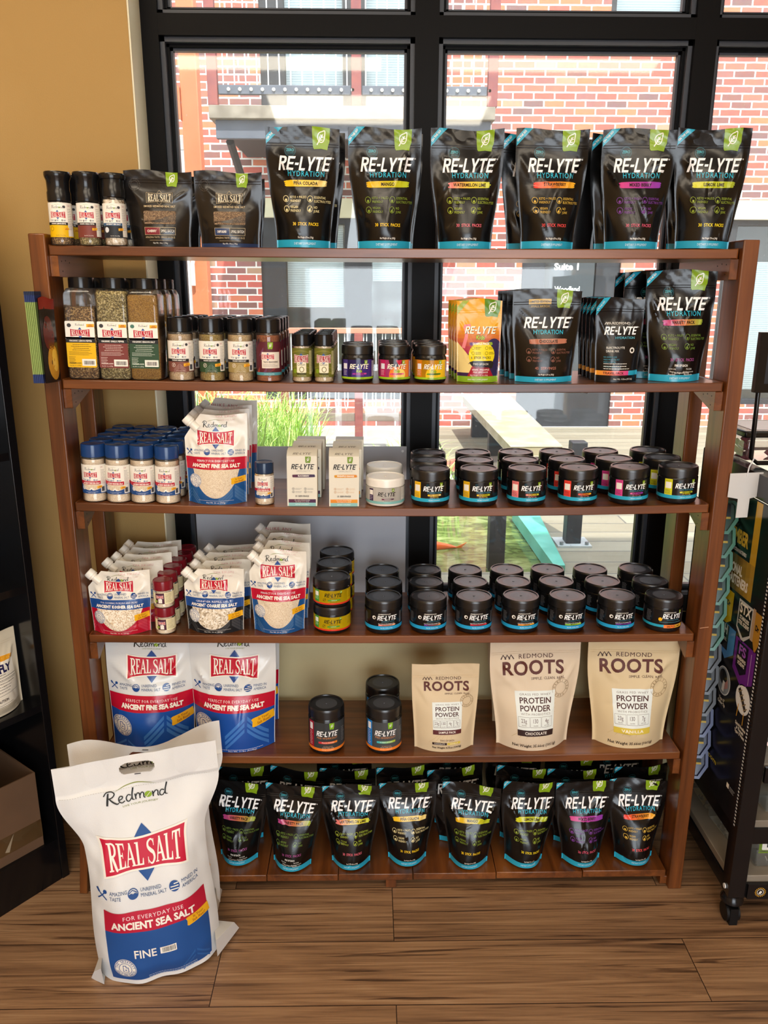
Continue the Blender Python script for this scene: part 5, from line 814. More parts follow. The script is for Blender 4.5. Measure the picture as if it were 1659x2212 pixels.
for nm, cols, p0, p1, p2 in T4:
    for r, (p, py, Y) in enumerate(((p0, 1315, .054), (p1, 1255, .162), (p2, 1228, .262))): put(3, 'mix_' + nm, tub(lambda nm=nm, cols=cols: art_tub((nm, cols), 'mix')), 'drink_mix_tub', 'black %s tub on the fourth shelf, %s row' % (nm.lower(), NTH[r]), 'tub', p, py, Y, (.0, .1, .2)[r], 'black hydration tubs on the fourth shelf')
# fifth shelf
put(4, 'bag10_a', bag10(51), 'salt_bag', 'large white and blue salt bag next to the post on the fifth shelf', 'bag', 329, 1520, .075, .09, 'large white and blue salt bags', rx=.0)
put(4, 'bag10_b', bag10(52), 'salt_bag', 'large white and blue salt bag in front, away from the post, on the fifth shelf', 'bag', 506, 1520, .078, -.03, 'large white and blue salt bags')
put(4, 'bag10_c', pouch(art_bag10, .235, .312, .085, 'dfe0de', .05, 53, .003, .004, top=.95, cut=.009, fl=.99, zipv=.97), 'salt_bag', 'large salt bag standing behind the front bag nearest the tubs', 'bag', 520, 1520, .205, -.03, 'large white and blue salt bags')
put(4, 'bag10_c', None, 'salt_bag', 'large salt bag standing behind the bag next to the post', 'bag', 326, 1520, .225, .03, 'large white and blue salt bags')
for kind, nm, px, Y in (('peach', 'grey preworkout tub with dark red side panel', 705, .056), ('blue', 'grey preworkout tub with blue side panel, front of two', 829, .058), ('blue', 'grey preworkout tub with blue side panel, rear of two', 826, .178)):
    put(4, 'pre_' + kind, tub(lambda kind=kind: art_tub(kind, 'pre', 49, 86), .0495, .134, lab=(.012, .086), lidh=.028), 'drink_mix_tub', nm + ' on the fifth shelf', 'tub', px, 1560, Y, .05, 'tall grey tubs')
put(4, 'roots_s', pouch(lambda: art_roots('sample'), .184, .252, .07, 'd8c3a0', .10, 61, .0026, .004, 'paper'), 'protein_pouch', 'small cream protein powder sample pack pouch', 'pouch', 960, 1560, .052, .03, 'cream protein pouches')
put(4, 'roots_c', pouch(lambda: art_roots('chocolate'), .252, .322, .11, 'dccab0', .20, 62, .004, .004, 'paper'), 'protein_pouch', 'big cream protein pouch with dark brown chocolate band', 'pouch', 1150, 1560, .070, .05, 'cream protein pouches')
put(4, 'roots_v', pouch(lambda: art_roots('vanilla'), .248, .320, .105, 'd9c49c', .20, 63, .004, .004, 'paper'), 'protein_pouch', 'big cream protein pouch with yellow vanilla band', 'pouch', 1358, 1560, .070, -.04, 'cream protein pouches')
put(4, 'roots_b', pouch(lambda: art_roots('chocolate'), .250, .318, .07, 'd9c6a8', .16, 64, .004, .004, 'paper'), 'protein_pouch', 'big cream protein pouch hidden behind the chocolate one', 'pouch', 1140, 1540, .185, .02, 'cream protein pouches')
# bottom shelf
for fl, px, py, Y, rz, ry, rx, sd_, lab in (('variety', 515, 1800, .092, -.12, .02, -.03, 71, 'tall black variety pack pouch on the bottom shelf beside the floor bag'), ('variety', 630, 1800, .062, -.14, .03, -.05, 72, 'tall black variety pack pouch on the bottom shelf, farther from the floor bag'), ('watermelon lime', 758, 1800, .068, -.03, .0, -.05, 73, 'tall black watermelon lime pouch at the front of the bottom shelf'), ('pina colada', 880, 1790, .082, .0, .0, -.04, 74, 'tall black pina colada pouch at the front of the bottom shelf'), ('mango', 1013, 1800, .065, -.12, .02, -.04, 75, 'tall black mango pouch at the front of the bottom shelf'), ('lemon lime', 1132, 1800, .058, .08, .085, -.06, 76, 'tall black lemon lime pouch leaning sideways on the bottom shelf'), ('mixed berry', 1257, 1800, .064, .02, .02, -.05, 77, 'tall black mixed berry pouch at the front of the bottom shelf'), ('strawberry lemonade', 1371, 1800, .066, .04, .02, -.07, 78, 'tall black strawberry pouch at the front of the bottom shelf')):
    black(5, fl, sd_, lab, px, py, Y - .012, rz, rx, ry)
for fl, px, py, Y, rz, ry, lab in (('variety', 528, 1780, .165, .04, .02, 'tall black pouch behind the variety pouch nearest the floor bag'), ('variety', 640, 1780, .150, -.2, .04, 'tall black pouch behind the second variety pouch on the bottom shelf'), ('watermelon lime', 752, 1750, .150, -.08, .0, 'tall black pouch right behind the watermelon lime pouch on the bottom shelf'), ('pina colada', 876, 1750, .160, .06, -.02, 'tall black pouch right behind the pina colada pouch on the bottom shelf'), ('mango', 990, 1750, .150, .1, -.06, 'tall black pouch right behind the mango pouch on the bottom shelf'), ('lemon lime', 1122, 1750, .145, -.1, .05, 'tall black pouch right behind the lemon lime pouch on the bottom shelf'), ('mixed berry', 1240, 1750, .135, -.06, -.01, 'tall black pouch right behind the mixed berry pouch on the bottom shelf'), ('strawberry lemonade', 1372, 1750, .145, .1, .03, 'tall black pouch right behind the strawberry pouch on the bottom shelf'), ('mixed berry', 1230, 1720, .205, -.05, .02, 'tall black pouch third in line behind the mixed berry pouch on the bottom shelf'), ('strawberry lemonade', 1325, 1720, .235, .03, .0, 'tall black strawberry pouch in the dark back of the bottom shelf'), ('mango', 978, 1720, .225, .05, .04, 'tall black pouch at the back behind the mango pouches on the bottom shelf'), ('lemon lime', 1100, 1720, .225, -.1, .04, 'tall black pouch at the back behind the lemon lime pouches on the bottom shelf'), ('watermelon lime', 745, 1720, .225, .05, .0, 'tall black pouch at the back behind the watermelon lime pouches on the bottom shelf')):
    black(5, fl, 33, lab, px, py, Y, rz, 0, ry, fr=False, key='low')
# ------------------------------------------------------------------ sacks on the floor
def sack(key, seed, art):
    def b(o):
        W, H, D = .385, (.575 if seed == 1 else .532), (.165 if seed == 1 else .11); r = random.Random(seed); ph = [r.uniform(0, 6.3) for _ in range(8)]; vs = .855
        def f(x, y, e=0.0, side=-1):
            x = np.asarray(x, float); y = np.asarray(y, float); v = np.clip(y / H, 0, 1); u = np.clip(x / (W / 2), -1, 1)
            body = 1 - ss((v - .62) / (vs - .62)); hw = W / 2 * (1 - .235 * body * (1 - .1 * np.sin(9 * v)))
            T = D / 2 * (ss((.90 - v) / .62) ** .8) * (.80 + .20 * ss(v / .10)); sec = np.maximum(0, 1 - np.abs(u) ** 3.2)
            dn = np.minimum(1, 6 * (1 - np.abs(u)))
            wk = .0034 * np.sin(6 * u + ph[0] + 3 * v) * np.sin(13 * v + ph[1]) + .0026 * np.sin(11 * u + ph[2]) * np.sin(7 * v + ph[3]) + .004 * np.exp(-((u + .72 - .9 * (v - .55)) / .07) ** 2) * body + .0028 * np.sin(40 * v + 4 * u) * np.exp(-((np.abs(u) - .9) / .16) ** 2) * body
            flap = ss((v - vs) / .02) * (.006 * np.sin(2.6 * u + ph[4]) + (.014 if seed == 2 else .003) * np.sin(4 * u + ph[5]) * (v - vs) / (1 - vs))
            yy = side * (T * sec + .0008) - (wk * dn if side < 0 else 0) + flap - e
            zz = y + (.014 * np.sin(3.4 * u + ph[6]) * ss((v - vs) / .14) if seed == 2 else .004 * np.sin(3 * u) * v ** 6)
            return np.stack([x / (W / 2) * hw, yy, zz], 1)
        m = noisy('woven_white_sack', 'dedfe0', 'e8e8e6', 6, .55, .12, 420); nu, nv = 44, 56; g = np.linspace(-1, 1, nu + 1); g = np.sign(g) * (1 - (1 - np.abs(g)) ** 1.5); vv = np.linspace(0, vs, nv + 1); g0 = g
        def sheet(mb, vv, sides, hole=False):
            K = len(vv); g = g0 if not hole else np.linspace(-1, 1, 121); nu = len(g) - 1
            for s in sides:
                X, Yv = np.meshgrid(g * W / 2, vv * H); P = f(X.ravel(), Yv.ravel(), 0, s); F = []
                for j in range(K - 1):
                    for i in range(nu):
                        cx = (g[i] + g[i + 1]) / 2; cy = (vv[j] + vv[j + 1]) / 2
                        if hole and max(0, abs(cx) * .1925 - .027) ** 2 + ((cy - .940) * H) ** 2 < .0145 ** 2: continue
                        F.append((j * (nu + 1) + i, j * (nu + 1) + i + 1, (j + 1) * (nu + 1) + i + 1, (j + 1) * (nu + 1) + i))
                mb.add(P, F, m, True)
            return mb
        mb = sheet(MB(), vv, (-1, 1))
        nb = nu + 1; gr = ink('1d4f93', 'film')
        if art:
            A = art_bag25(); A.cut(7).lay(mb, lambda x, y, e: f(x * 1.24, y - .024, e + .0004), 'paper', .0007, .0003)
        mb.add(np.vstack([f(g * W / 2, 0 * g), f(g * W / 2, 0 * g, 0, 1)]), [(i, i + 1, nb + i + 1, nb + i) for i in range(nu)], m)
        mb.build('bag_body', o)
        fl = sheet(MB(), np.linspace(vs, 1, 61), (-1, 1), True); hem = fl.build('top_hem', o)
        st = MB(); xs = np.linspace(-.96, .96, 64)
        for i in range(0, 64): p = f(np.array([xs[i] * W / 2, (xs[i] + .018) * W / 2]), np.array([vs * H + .002] * 2), .0006); st.tube([tuple(p[0]), tuple(p[1])], .0007, ink('c9c9c6', 'matte'), 5)
        st.build('stitching', hem)
        for s in (-1, 1):     # folded ears at the lower corners
            eb = MB(); x0 = s * W * .36; x1 = s * (W * .37 + ((.06 if s > 0 else .03) if seed == 1 else .012)); a = (x0, -.045, .004); bb = (x0, .035, .004)
            eb.add([a, bb, (x1, .045 if s > 0 else -.01, .002), (x1 - s * .012, .03 if s > 0 else -.03, .034), (x0, -.06, .062), (x0, .02, .062)], [(0, 2, 3, 4), (1, 2, 3, 5), (0, 1, 2), (4, 3, 5)], m); eb.build('corner_ear', o)
    return b
o = make('sack1', sack('a', 1, True), 'salt_sack', 'big white and blue salt sack with a carry slot, standing frontmost on the floor', 'sack', (-.600, -.250, .002), .262, 'floor salt sacks', -.085, -.040)
o = make('sack2', sack('b', 2, True), 'salt_sack', 'second white salt sack tucked behind the frontmost floor sack', 'sack', (-.628, -.090, .004), .215, 'floor salt sacks', -.035, -.035)
# ------------------------------------------------------------------ black bookcase at the left edge
bk = thing('bookcase', 'black bookcase cut off by the left edge, beside the yellow wall', 'bookcase', (-.950, .066, 0), math.atan2(.17, .129)); BM = ink('0d0d0f', 'plastic')
# local x runs along the open front away from the camera (towards negative), local y to the back (left)
Lb, Dbk, Hb = 1.15, .30, 1.85
box('side_panel', (-.022, 0, 0), (0, Dbk, Hb), BM, bk, .0015); box('side_panel', (-Lb, 0, 0), (-Lb + .022, Dbk, Hb), BM, bk, .0015); box('back_panel', (-Lb + .022, Dbk - .008, .0), (-.022, Dbk, Hb), BM, bk); box('kick_board', (-Lb + .022, .004, 0), (-.022, .022, .115), BM, bk); box('top_panel', (-Lb, 0, Hb), (0, Dbk, Hb + .022), BM, bk)
BZ = (.115, .545, .895, 1.25, 1.56)
for z in BZ: box('shelf_board', (-Lb + .022, .004, z), (-.022, Dbk - .008, z + .020), BM, bk)
M = bk.matrix_basis.copy()
def on_bk(x, y, z): return M @ Vector((x, y, z))
def bxb(o):
    m = noisy('cardboard', '5c432e', '664a33', 8, .8, .1, 90); L, D, H, t = .36, .22, .235, .004; mb = MB()
    for a, b in (((-L / 2, -D / 2, 0), (L / 2, -D / 2 + t, H)), ((-L / 2, D / 2 - t, 0), (L / 2, D / 2, H)), ((-L / 2, -D / 2 + t, 0), (-L / 2 + t, D / 2 - t, H)), ((L / 2 - t, -D / 2 + t, 0), (L / 2, D / 2 - t, H)), ((-L / 2 + t, -D / 2 + t, 0), (L / 2 - t, D / 2 - t, t))): mb.box(a, b, m)
    mb.build('carton_body', o); tb = MB(); tp = clear('packing_tape', (.86, .76, .6, 1), .10, 'a08a64', .04)
    tb.box((-L / 2, -D / 2 - .0012, .03), (L / 2, -D / 2 - .0004, .085), tp)
    for x in (.02, .07): tb.add([(x, -D / 2 - .0018, .04), (x + .012, -D / 2 - .0018, .035), (x + .03, -D / 2 - .0018, .085)], [(0, 1, 2)], ink('9a8a74', 'film'))
    tb.build('tape', o)
p = on_bk(-.235, .128, BZ[0] + .0205); make('cardboard_box', bxb, 'cardboard_box', 'open brown cardboard box on the lowest bookcase board', 'box', p, bk.rotation_euler.z - .03)
for k in range(2):
    def pkt(o): MB().prism([(-.06, .002), (.06, .002), (.062, .014), (0, .020), (-.062, .014)], 1, -.045, .045, ink('b8a888', 'film')).build('packet_body', o); box('packet_seal', (-.068, -.046, .006), (-.060, .046, .009), ink('c8bca0', 'film'), o)
    p = on_bk(-.235, .115, BZ[0] + .026 + .13 + .022 * k); 
    make('packet', pkt, 'packet', 'pale flat packet lying inside the cardboard box, %s' % ('underneath', 'on top')[k], 'packet', p, .7 + .5 * k)
def filler(o): box('stack', (-.085, -.07, 0), (.085, .07, .148), ink('8a7a5c', 'paper'), o)
p = on_bk(-.235, .118, BZ[0] + .026); f_ = make('filler', lambda o: [box('paper_block', (-.085, -.062, .014 * j), (.085, .062, .014 * j + .0135), ink(('8a7a5c', '94845f')[j % 2], 'paper'), o) for j in range(9)], 'packet_pile', 'pile of brown packets filling the cardboard box', 'packets', p, .8)
def art_fly():
    a = Art(); W, H = 170, 212; a.rect(-W / 2 + 4, 26, W / 2 - 14, H - 62, 'efe8da', 1); a.poly([(-60, H - 66), (70, H - 62), (70, H - 74), (20, H - 80), (-60, H - 78)], 'e09a1e', 2); a.text('FLY', 42, H - 104, 18, '1e1c50', 3, fit=40, b=.05, sh=.15); a.lines(-70, H - 110, 144, 3, 6, 2, '55504c', 3, 1)
    a.stroke([(-74, H - 124), (66, H - 124), (66, H - 158), (-74, H - 158), (-74, H - 124)], .8, '55504c', 3); a.lines(-70, H - 130, 132, 4, 7, 2, '55504c', 3, 2); a.text('CAUTION', 4, H - 174, 6, '3a3430', 3, fit=40, b=.04); a.lines(-74, H - 182, 144, 6, 4.4, 1.4, '6a645c', 3, 3); a.rect(-36, 30, -10, 46, 'f6f2ea', 3)
    for i in range(8): a.rect(-34 + 3 * i, 32, -32.6 + 3 * i, 44, '2a2624', 4)
    return a
p = on_bk(-.119, .064, BZ[1] + .0206); make('fly', pouch(art_fly, .18, .215, .08, 'd6cbb4', .06, 81, .003, .003, 'film', .80), 'foil_pouch', 'cream foil fly bait pouch on the middle bookcase board', 'pouch', p, bk.rotation_euler.z + .10, None, -.05)
# ------------------------------------------------------------------ fastener rack at the right edge
rk = thing('fastener_rack', 'black metal fastener display rack on casters at the right edge', 'rack'); RM = ink('121215', 'plastic'); RW = noisy('grey_oak_board', '6f665a', '8a8072', 3, .5, .06, 200)
X0, Y0, Y1 = .903, -.150, .33; XR2 = 1.75
for x, y in ((X0, Y0), (X0, Y1 - .045), (XR2 - .045, Y0), (XR2 - .045, Y1 - .045)):
    ps = box('post', (x, y, .085), (x + .045, y + .045, 1.23), RM, rk, .002)
    cb = MB(); cx, cy = x + .0225, y + .0225; cb.lathe([(.026, .060), (.030, .064), (.030, .072), (.026, .078), (.024, .086)], RM, 24); cb.box((cx - .011 - cx, -.026, 0), (.011, .026, .052), ink('0b0b0d', 'matte')); cb.tube([(-.018, 0, .026), (.018, 0, .026)], .025, ink('0b0b0d', 'matte'), 20); cb.box((-.017, -.02, .012), (-.0125, .0, .03), ink('d8d8da', 'plastic')); cb.box((.0125, -.02, .012), (.017, .0, .03), ink('d8d8da', 'plastic')); cb.build('caster', rk, (cx, cy, 0))
for z in (.085, .255, 1.166):
    MB().box((X0 + .003, Y0 + .0455, z), (X0 + .042, Y1 - .0455, z + (.040 if z < 1 else .062)), RM).build('side_rail', rk); MB().box((X0 + .0455, Y0 + .003, z), (XR2 - .0455, Y0 + .030, z + .045), RM).build('front_rail', rk)
MB().tube([(X0 - .001, Y0 + .022, .108), (X0 - .004, Y0 + .022, .108)], .007, ink('e4e4e6', 'metal'), 14).build('bolt', rk)
for z in (.128, .30, .47): box('rack_board', (X0 + .006, Y0 + .01, z), (XR2, Y1 - .05, z + .022), RW, rk, .002)
tg = MB(); ta = Art()
def rosette(a, x, y, r, c='c8952a'):
    for k in range(18): t = 2 * PI * k / 18; a.stroke([(x + r * .74 * math.cos(t), y + r * .74 * math.sin(t)), (x + r * math.cos(t), y + r * math.sin(t))], r * .16, c, 2)
    a.ring(x, y, r * .62, r * .08, 'e8e4da', 2, 24); a.poly([(x - r * .35, y - r * .3), (x - r * .05, y + r * .3), (x + r * .35, y + r * .1), (x + r * .1, y - r * .35)], 'e8e4da', 2)
for z in (.088, .445):
    b = MB(); b.box((X0 + .048, Y0 - .006, z), (XR2 - .05, Y0 + .003, z + .045), RM); a = Art(); rosette(a, 32, 22, 15)
    if z < .2: a.rect(62, 10, 96, 36, 'e8eaec', 2); a.text('$8.79', 79, 14, 6, '333333', 3, fit=16)
    a.lay(b, lambda x, y, e, z=z: np.stack([X0 + .05 + x, Y0 - .006 - e + 0 * x, z + y], 1), 'paper'); b.build('price_rail', rk)
# poster on the rack's side: art in metres*1000, x towards the camera from Y=.29, y up from z=.30
PYO = .29
def S(px, py): q = PX(px, py, X0 - .004); return ((PYO - q.y) * 1000, (q.z - .30) * 1000)
pm = MB(); pm.box((X0 - .003, Y0 + .022, .300), (X0 + .002, PYO, 1.165), ink('17171c', 'plastic')); a = Art()
def sq(pts, c, l): a.poly([S(*p) for p in pts], c, l)
GO, DGR = 'a8842a', '10241f'
ytop = S(1625, 1045)[1]
a.rect(2, S(1600, 1262)[1], 418, ytop + 60, DGR, 1)
gx = S(1648, 1100)[0]; y_mid = S(1620, 1195)[1] - 12; gr_lo = S(1630, 1298)[1]
for i in range(8): a.rect(180 + (gx - 180) * i / 8, gr_lo - 14, 180 + (gx - 180) * (i + 1) / 8, y_mid - 14, mixhex('3a3016', 'b08c30', i / 7), 2)
a.rect(gx - 32, y_mid - 14, gx, ytop + 60, 'c8a02a', 2)
a.text('TIMBER', gx - 50, S(1607, 1180)[1], 34, 'd9b83a', 3, 'R', b=.04, sx=.62); a.text('CONSTRUCTION FASTENERS', gx - 52, S(1607, 1200)[1] - 2, 9, 'e8e8e8', 3, 'R', b=.03, sx=.62)
a.text('PROFESSIONAL', gx - 62, S(1600, 1240)[1] - 6, 24, 'f0ede4', 3, 'R', b=.04, sx=.62); a.text('FASTENERS', gx - 24, S(1600, 1240)[1] - 36, 24, 'f0ede4', 3, 'R', b=.04, sx=.62)
def shield(x0, x1, yt, yb, c, l=3): a.poly([(x0, yt), (x1, yt), (x1, yb + 30), ((x0 + x1) / 2, yb), (x0, yb + 30)], c, l)
yt = S(1600, 1290)[1]; xs_ = S(1597, 1300)[0]
shield(xs_ - 128, xs_ - 32, yt - 4, yt - 112, 'd8b914'); a.rect(xs_ - 124, yt - 84, xs_ - 86, yt - 6, '1a1a1c', 4); a.text('YELLOW', xs_ - 105, yt - 40, 10, 'd8b914', 5, fit=34); a.text('SCREWS', xs_ - 105, yt - 56, 9, WH, 5, fit=30); a.text('Dr', xs_ - 56, yt - 46, 13, '1a1a1c', 5, b=.05)
shield(xs_, xs_ + 78, yt - 4, yt - 112, 'c9ccd0'); a.poly([(xs_ + 5, yt - 10), (xs_ + 74, yt - 10), (xs_ + 74, yt - 78), (xs_ + 40, yt - 98), (xs_ + 5, yt - 78)], '1b1b1f', 4); a.text('STX', xs_ + 39, yt - 36, 25, WH, 5, fit=62, b=.03); a.text('STAINLESS', xs_ + 38, yt - 54, 10, WH, 5, fit=52, b=.03); a.text('STEEL SCREWS', xs_ + 38, yt - 68, 10, WH, 5, fit=58, b=.03); a.rect(xs_ + 78, yt - 86, xs_ + 92, yt, 'b49a80', 3); shield(xs_ + 92, xs_ + 124, yt - 4, yt - 112, 'b8862a'); a.text('Dr', xs_ + 108, yt - 50, 13, '1a1a1c', 5, b=.05)
yp = S(1595, 1380)[1] + 6; xp = S(1590, 1375)[0]
shield(xp - 96, xp - 4, yp + 6, yp - 92, '4a8cd0'); a.rect(xp - 92, yp - 66, xp - 42, yp + 4, '26282c', 4); a.text('H', xp - 60, yp - 22, 24, 'c0c4c8', 5, b=.04); a.text('STEEL', xp - 64, yp - 42, 8, WH, 5, fit=30)
shield(xp, xp + 112, yp - 2, yp - 122, '6a2590'); a.poly([(xp + 14, yp - 8), (xp + 74, yp - 8), (xp + 74, yp - 78), (xp + 44, yp - 96), (xp + 14, yp - 78)], '1b1424', 4); a.text('FS', xp + 44, yp - 40, 25, 'a45ac8', 5, fit=38, b=.03); a.text('FINISHING', xp + 44, yp - 56, 9, WH, 5, fit=46, b=.03); a.text('SCREWS', xp + 44, yp - 69, 9, WH, 5, fit=38, b=.03); a.stroke([(xp + 92, yp - 14), (xp + 92, yp - 100)], 3, 'b890d0', 4)
for (px, py), k in (((1563, 1470), 0), ((1604, 1512), 1)):
    cx, cy = S(px, py); a.disc(cx, cy, 40, 'dfe6ee', 3, 32); a.disc(cx, cy, 37, ('8c98a4', 'f0f5fa')[k], 4, 32)
    if k: a.stroke([(cx - 24, cy + 22), (cx + 20, cy - 24)], [15, 13], '3a3632', 5); [a.stroke([(cx - 26 + 9 * j, cy + 10 - 9 * j), (cx - 8 + 9 * j, cy + 24 - 9 * j)], 3, '8a7a5c', 6) for j in range(5)]; a.stroke([(cx - 22, cy - 58), (cx - 18, cy - 20)], 3, 'e0a83a', 5); a.stroke([(cx + 14, cy - 66), (cx + 14, cy - 32)], 3, 'e0a83a', 5)
    else: a.disc(cx - 4, cy + 10, 22, '15161a', 5, 20); a.stroke([(cx, cy - 30), (cx + 4, cy)], 13, 'eef0f2', 6); a.poly([(cx + 8, cy - 22), (cx + 28, cy - 10), (cx + 24, cy + 14), (cx + 8, cy - 4)], 'b08484', 6)
    for j, t in enumerate((('Type 17', 'Cutting Tip'), ('Spiral Notches', 'in Threads', 'Type 17 Point'))[k]): a.text(t, cx + (2, 6)[k], cy - (58, 78)[k] - 11 * j, 8, WH, 4, b=.03)
cx, cy = S(1505, 1590); rosette(a, cx + 10, cy - 6, 40); a.text('fasteners.com', S(1546, 1650)[0], S(1546, 1650)[1] - 4, 14, 'd8c02a', 4, 'R', fit=170, b=.02); q = S(1578, 1708); a.rect(q[0] - 26, q[1] - 4, q[0] - 12, q[1] + 10, WH, 4); a.lines(q[0] - 8, q[1] + 6, 30, 3, 5, 2, 'c8c8cc', 4, 2)
for i in range(84): a.rect(422, 4 + i * 10, 429, 9 + i * 10, 'dde0e4', 4)
a.p = [(l, c, np.stack([np.clip(V[:, 0], 0, 432), np.clip(V[:, 1], 0, 864)], 1), T) for l, c, V, T in a.p]
a.lay(pm, lambda x, y, e: np.stack([X0 - .003 - e + 0 * x, PYO - x, .30 + y], 1), 'plastic'); pm.build('side_poster', rk)
# boxes of screws
def screwbox(o):
    W, D, H = .115, .075, .115; gl = clear('clear_box', (.93, .95, .94, 1), .10, 'd8dcd8', .06); MB().box((-W / 2, -D / 2, 0), (W / 2, D / 2, H - .012), gl).build('clear_tray', o, bevel=.004); box('lid', (-W / 2 - .002, -D / 2 - .002, H - .0118), (W / 2 + .002, D / 2 + .002, H), ink('c4c8c4', 'film'), o, .003)
    lb = MB(); a = Art(); a.rect(-54, 52, 54, 92, '6c8a2a', 0); a.rect(-54, 44, 54, 49, '6c8a2a', 0); a.text('CONSTRUCTION SCREWS', 0, 85, 4, 'e4ecd0', 1, fit=70); a.rrect(-46, 54, 46, 78, 4, 'eeeee8', 1); a.text('17 x 4"', 0, 63, 11, '1c1c1c', 2, fit=66, b=.05); a.text('CTX174-20', 0, 56, 4.4, '3a3a3a', 2, fit=44); a.lay(lb, lambda x, y, e: np.stack([x, -D / 2 - e + 0 * x, y], 1), 'paper', .0006); lb.build('label', o)
    r = random.Random(5); sc = MB(); sm = ink('9a958a', 'metal', .8)
    for k in range(16):
        x, y, z = r.uniform(-.04, .04), r.uniform(-.022, .022), r.uniform(.010, .040); t = r.uniform(-.5, .5); d = Vector((math.sin(t) * .014, r.uniform(-.006, .006), math.cos(t) * .014)); c = Vector((x, y, z)); sc.tube([c - d * .5, c + d * .3, c + d * .5], [.0018, .0024, .0062], sm, 8)
    sc.build('screws', o)
for (x, y, z, rz, lab) in ((1.045, -.070, .1510, 0, 'clear box of long screws with green label on the lowest rack board'), (1.050, -.068, .3230, .03, 'clear box of long screws with green label on the second rack board'), (1.055, -.07, .4925, -.02, 'clear box of long screws on the third rack board'), (.99, .20, .1505, PI / 2, 'clear screw box far back on the lowest rack board'), (.99, .06, .1505, PI / 2 + .1, 'clear screw box with green label seen through the rack side')):
    make('screwbox', screwbox, 'screw_box', lab, 'box', (x, y, z), rz, 'clear boxes of screws')
# hanging bit cases between shelf and rack
def bitcase(tint):
    def b(o):
        rim = ink(mixhex(tint, 'ffffff', .16 if tint[0] == '1' else .10), 'plastic'); bd = ink(mixhex(tint, '000000', .35), 'plastic'); o2 = [(-.012, 0), (-.012, .088), (.036, .088), (.046, .078), (.046, .036), (.022, 0)]; i2 = [(-.008, .008), (-.008, .082), (.030, .082), (.038, .074), (.038, .040), (.018, .008)]
        MB().prism([(x, z) for x, z in o2], 1, -.006, .010, bd).build('case_body', o)
        mb = MB(); n = 6; V = [(x, -.012, z) for x, z in o2] + [(x, -.012, z) for x, z in i2] + [(x, -.006, z) for x, z in o2] + [(x, -.006, z) for x, z in i2]
        mb.add(V, [(k, (k + 1) % n, n + (k + 1) % n, n + k) for k in range(n)] + [(k, (k + 1) % n, 2 * n + (k + 1) % n, 2 * n + k) for k in range(n)] + [(n + k, n + (k + 1) % n, 3 * n + (k + 1) % n, 3 * n + k) for k in range(n)], rim); mb.build('rim', o)
        lb = MB(); lb.box((-.006, -.0068, .046), (.028, -.0061, .078), ink('20282a', 'paper')); lb.box((-.006, -.0069, .040), (.028, -.0062, .0455), ink('b89a3a', 'paper')); lb.build('label', o); MB().tube([(.0, 0, .086), (.004, 0, .094), (.012, 0, .094), (.016, 0, .086)], .003, rim, 6).build('hanger', o)
    return b
for k in range(12):
    c, nm = (('14583f', 'teal green') if k < 6 else ('222226', 'dark grey') if k < 9 else ('202a58', 'dark blue')); z = 1.052 - .066 * k
    make('case_' + nm, bitcase(c), 'bit_case', '%s hanging bit case beside the wooden shelf post, %s from the top' % (nm, ('first', 'second', 'third', 'fourth', 'fifth', 'sixth', 'seventh', 'eighth', 'ninth', 'tenth', 'eleventh', 'twelfth', 'thirteenth')[k]), 'case', (.851, .055 - .0005 * k, z), -.12, 'hanging bit cases', -.30)
def htag(o):
    mb = MB(); mb.prism([(-.045, 0), (-.045, .06), (.045, .06), (.045, .0), (.016, -.006), (.016, -.055), (-.016, -.055), (-.016, -.006)], 1, -.0006, .0006, ink('d4d2d0', 'plastic')); mb.build('tag_card', o); MB().tube([(0, -.002, .052), (.001, -.004, .075), (.012, -.004, .098)], .0016, ink('d8d8da', 'metal'), 8).build('wire_hook', o)
make('hangtag', htag, 'hang_tag', 'white plastic hang tag hooked on the rack top rail', 'tag', (.872, -.015, 1.172), .15)
# clamshell on the rack top, sign frame
def clam(o):
    gl = clear('clamshell_plastic', (.95, .93, .94, 1), .06, 'e0d8dc', .08); MB().box((-.16, -.09, 0), (.16, .09, .062), gl).build('tray', o, bevel=.01); mb = MB(); r = random.Random(2); rm = ink('7a2432', 'matte')
    for k in range(26): x, y = r.uniform(-.14, .14), r.uniform(-.06, .06); mb.tube([(x, y, .006), (x + r.uniform(-.03, .03), y + r.uniform(-.03, .03), r.uniform(.02, .042))], .008, rm, 7)
    mb.build('contents', o); MB().box((-.168, -.097, .0625), (.168, .097, .080), ink('121214', 'plastic')).build('lid', o, bevel=.004); lb = MB(); lb.box((-.14, -.075, .0802), (.14, .075, .0808), ink('c9ccd4', 'film')); lb.build('lid_film', o)
make('clam', clam, 'clamshell_tray', 'clear tray with black lid and dark red contents on the rack top', 'tray', (1.085, .222, 1.232), .03)
fr = thing('sign_frame', 'black upright sign frame with a bent wire foot on the rack top', 'sign', (.936, .088, 1.232)); m = ink('0e0e10', 'plastic'); mb = MB()
mb.tube([(.09, -.01, .005), (.004, -.01, .005), (-.012, -.006, .018), (-.012, 0, .185)], .006, m, 10); mb.build('wire_foot', fr); fb_ = MB()
for a_, b_ in (((-.022, 0, .185), (.0, .018, .335)), ((.20, 0, .185), (.222, .018, .335)), ((0, 0, .185), (.20, .018, .207)), ((0, 0, .313), (.20, .018, .335))): fb_.box(a_, b_, m)
fb_.build('frame', fr); box('panel', (.0, .006, .207), (.20, .012, .313), ink('2a2a2e', 'matte'), fr)
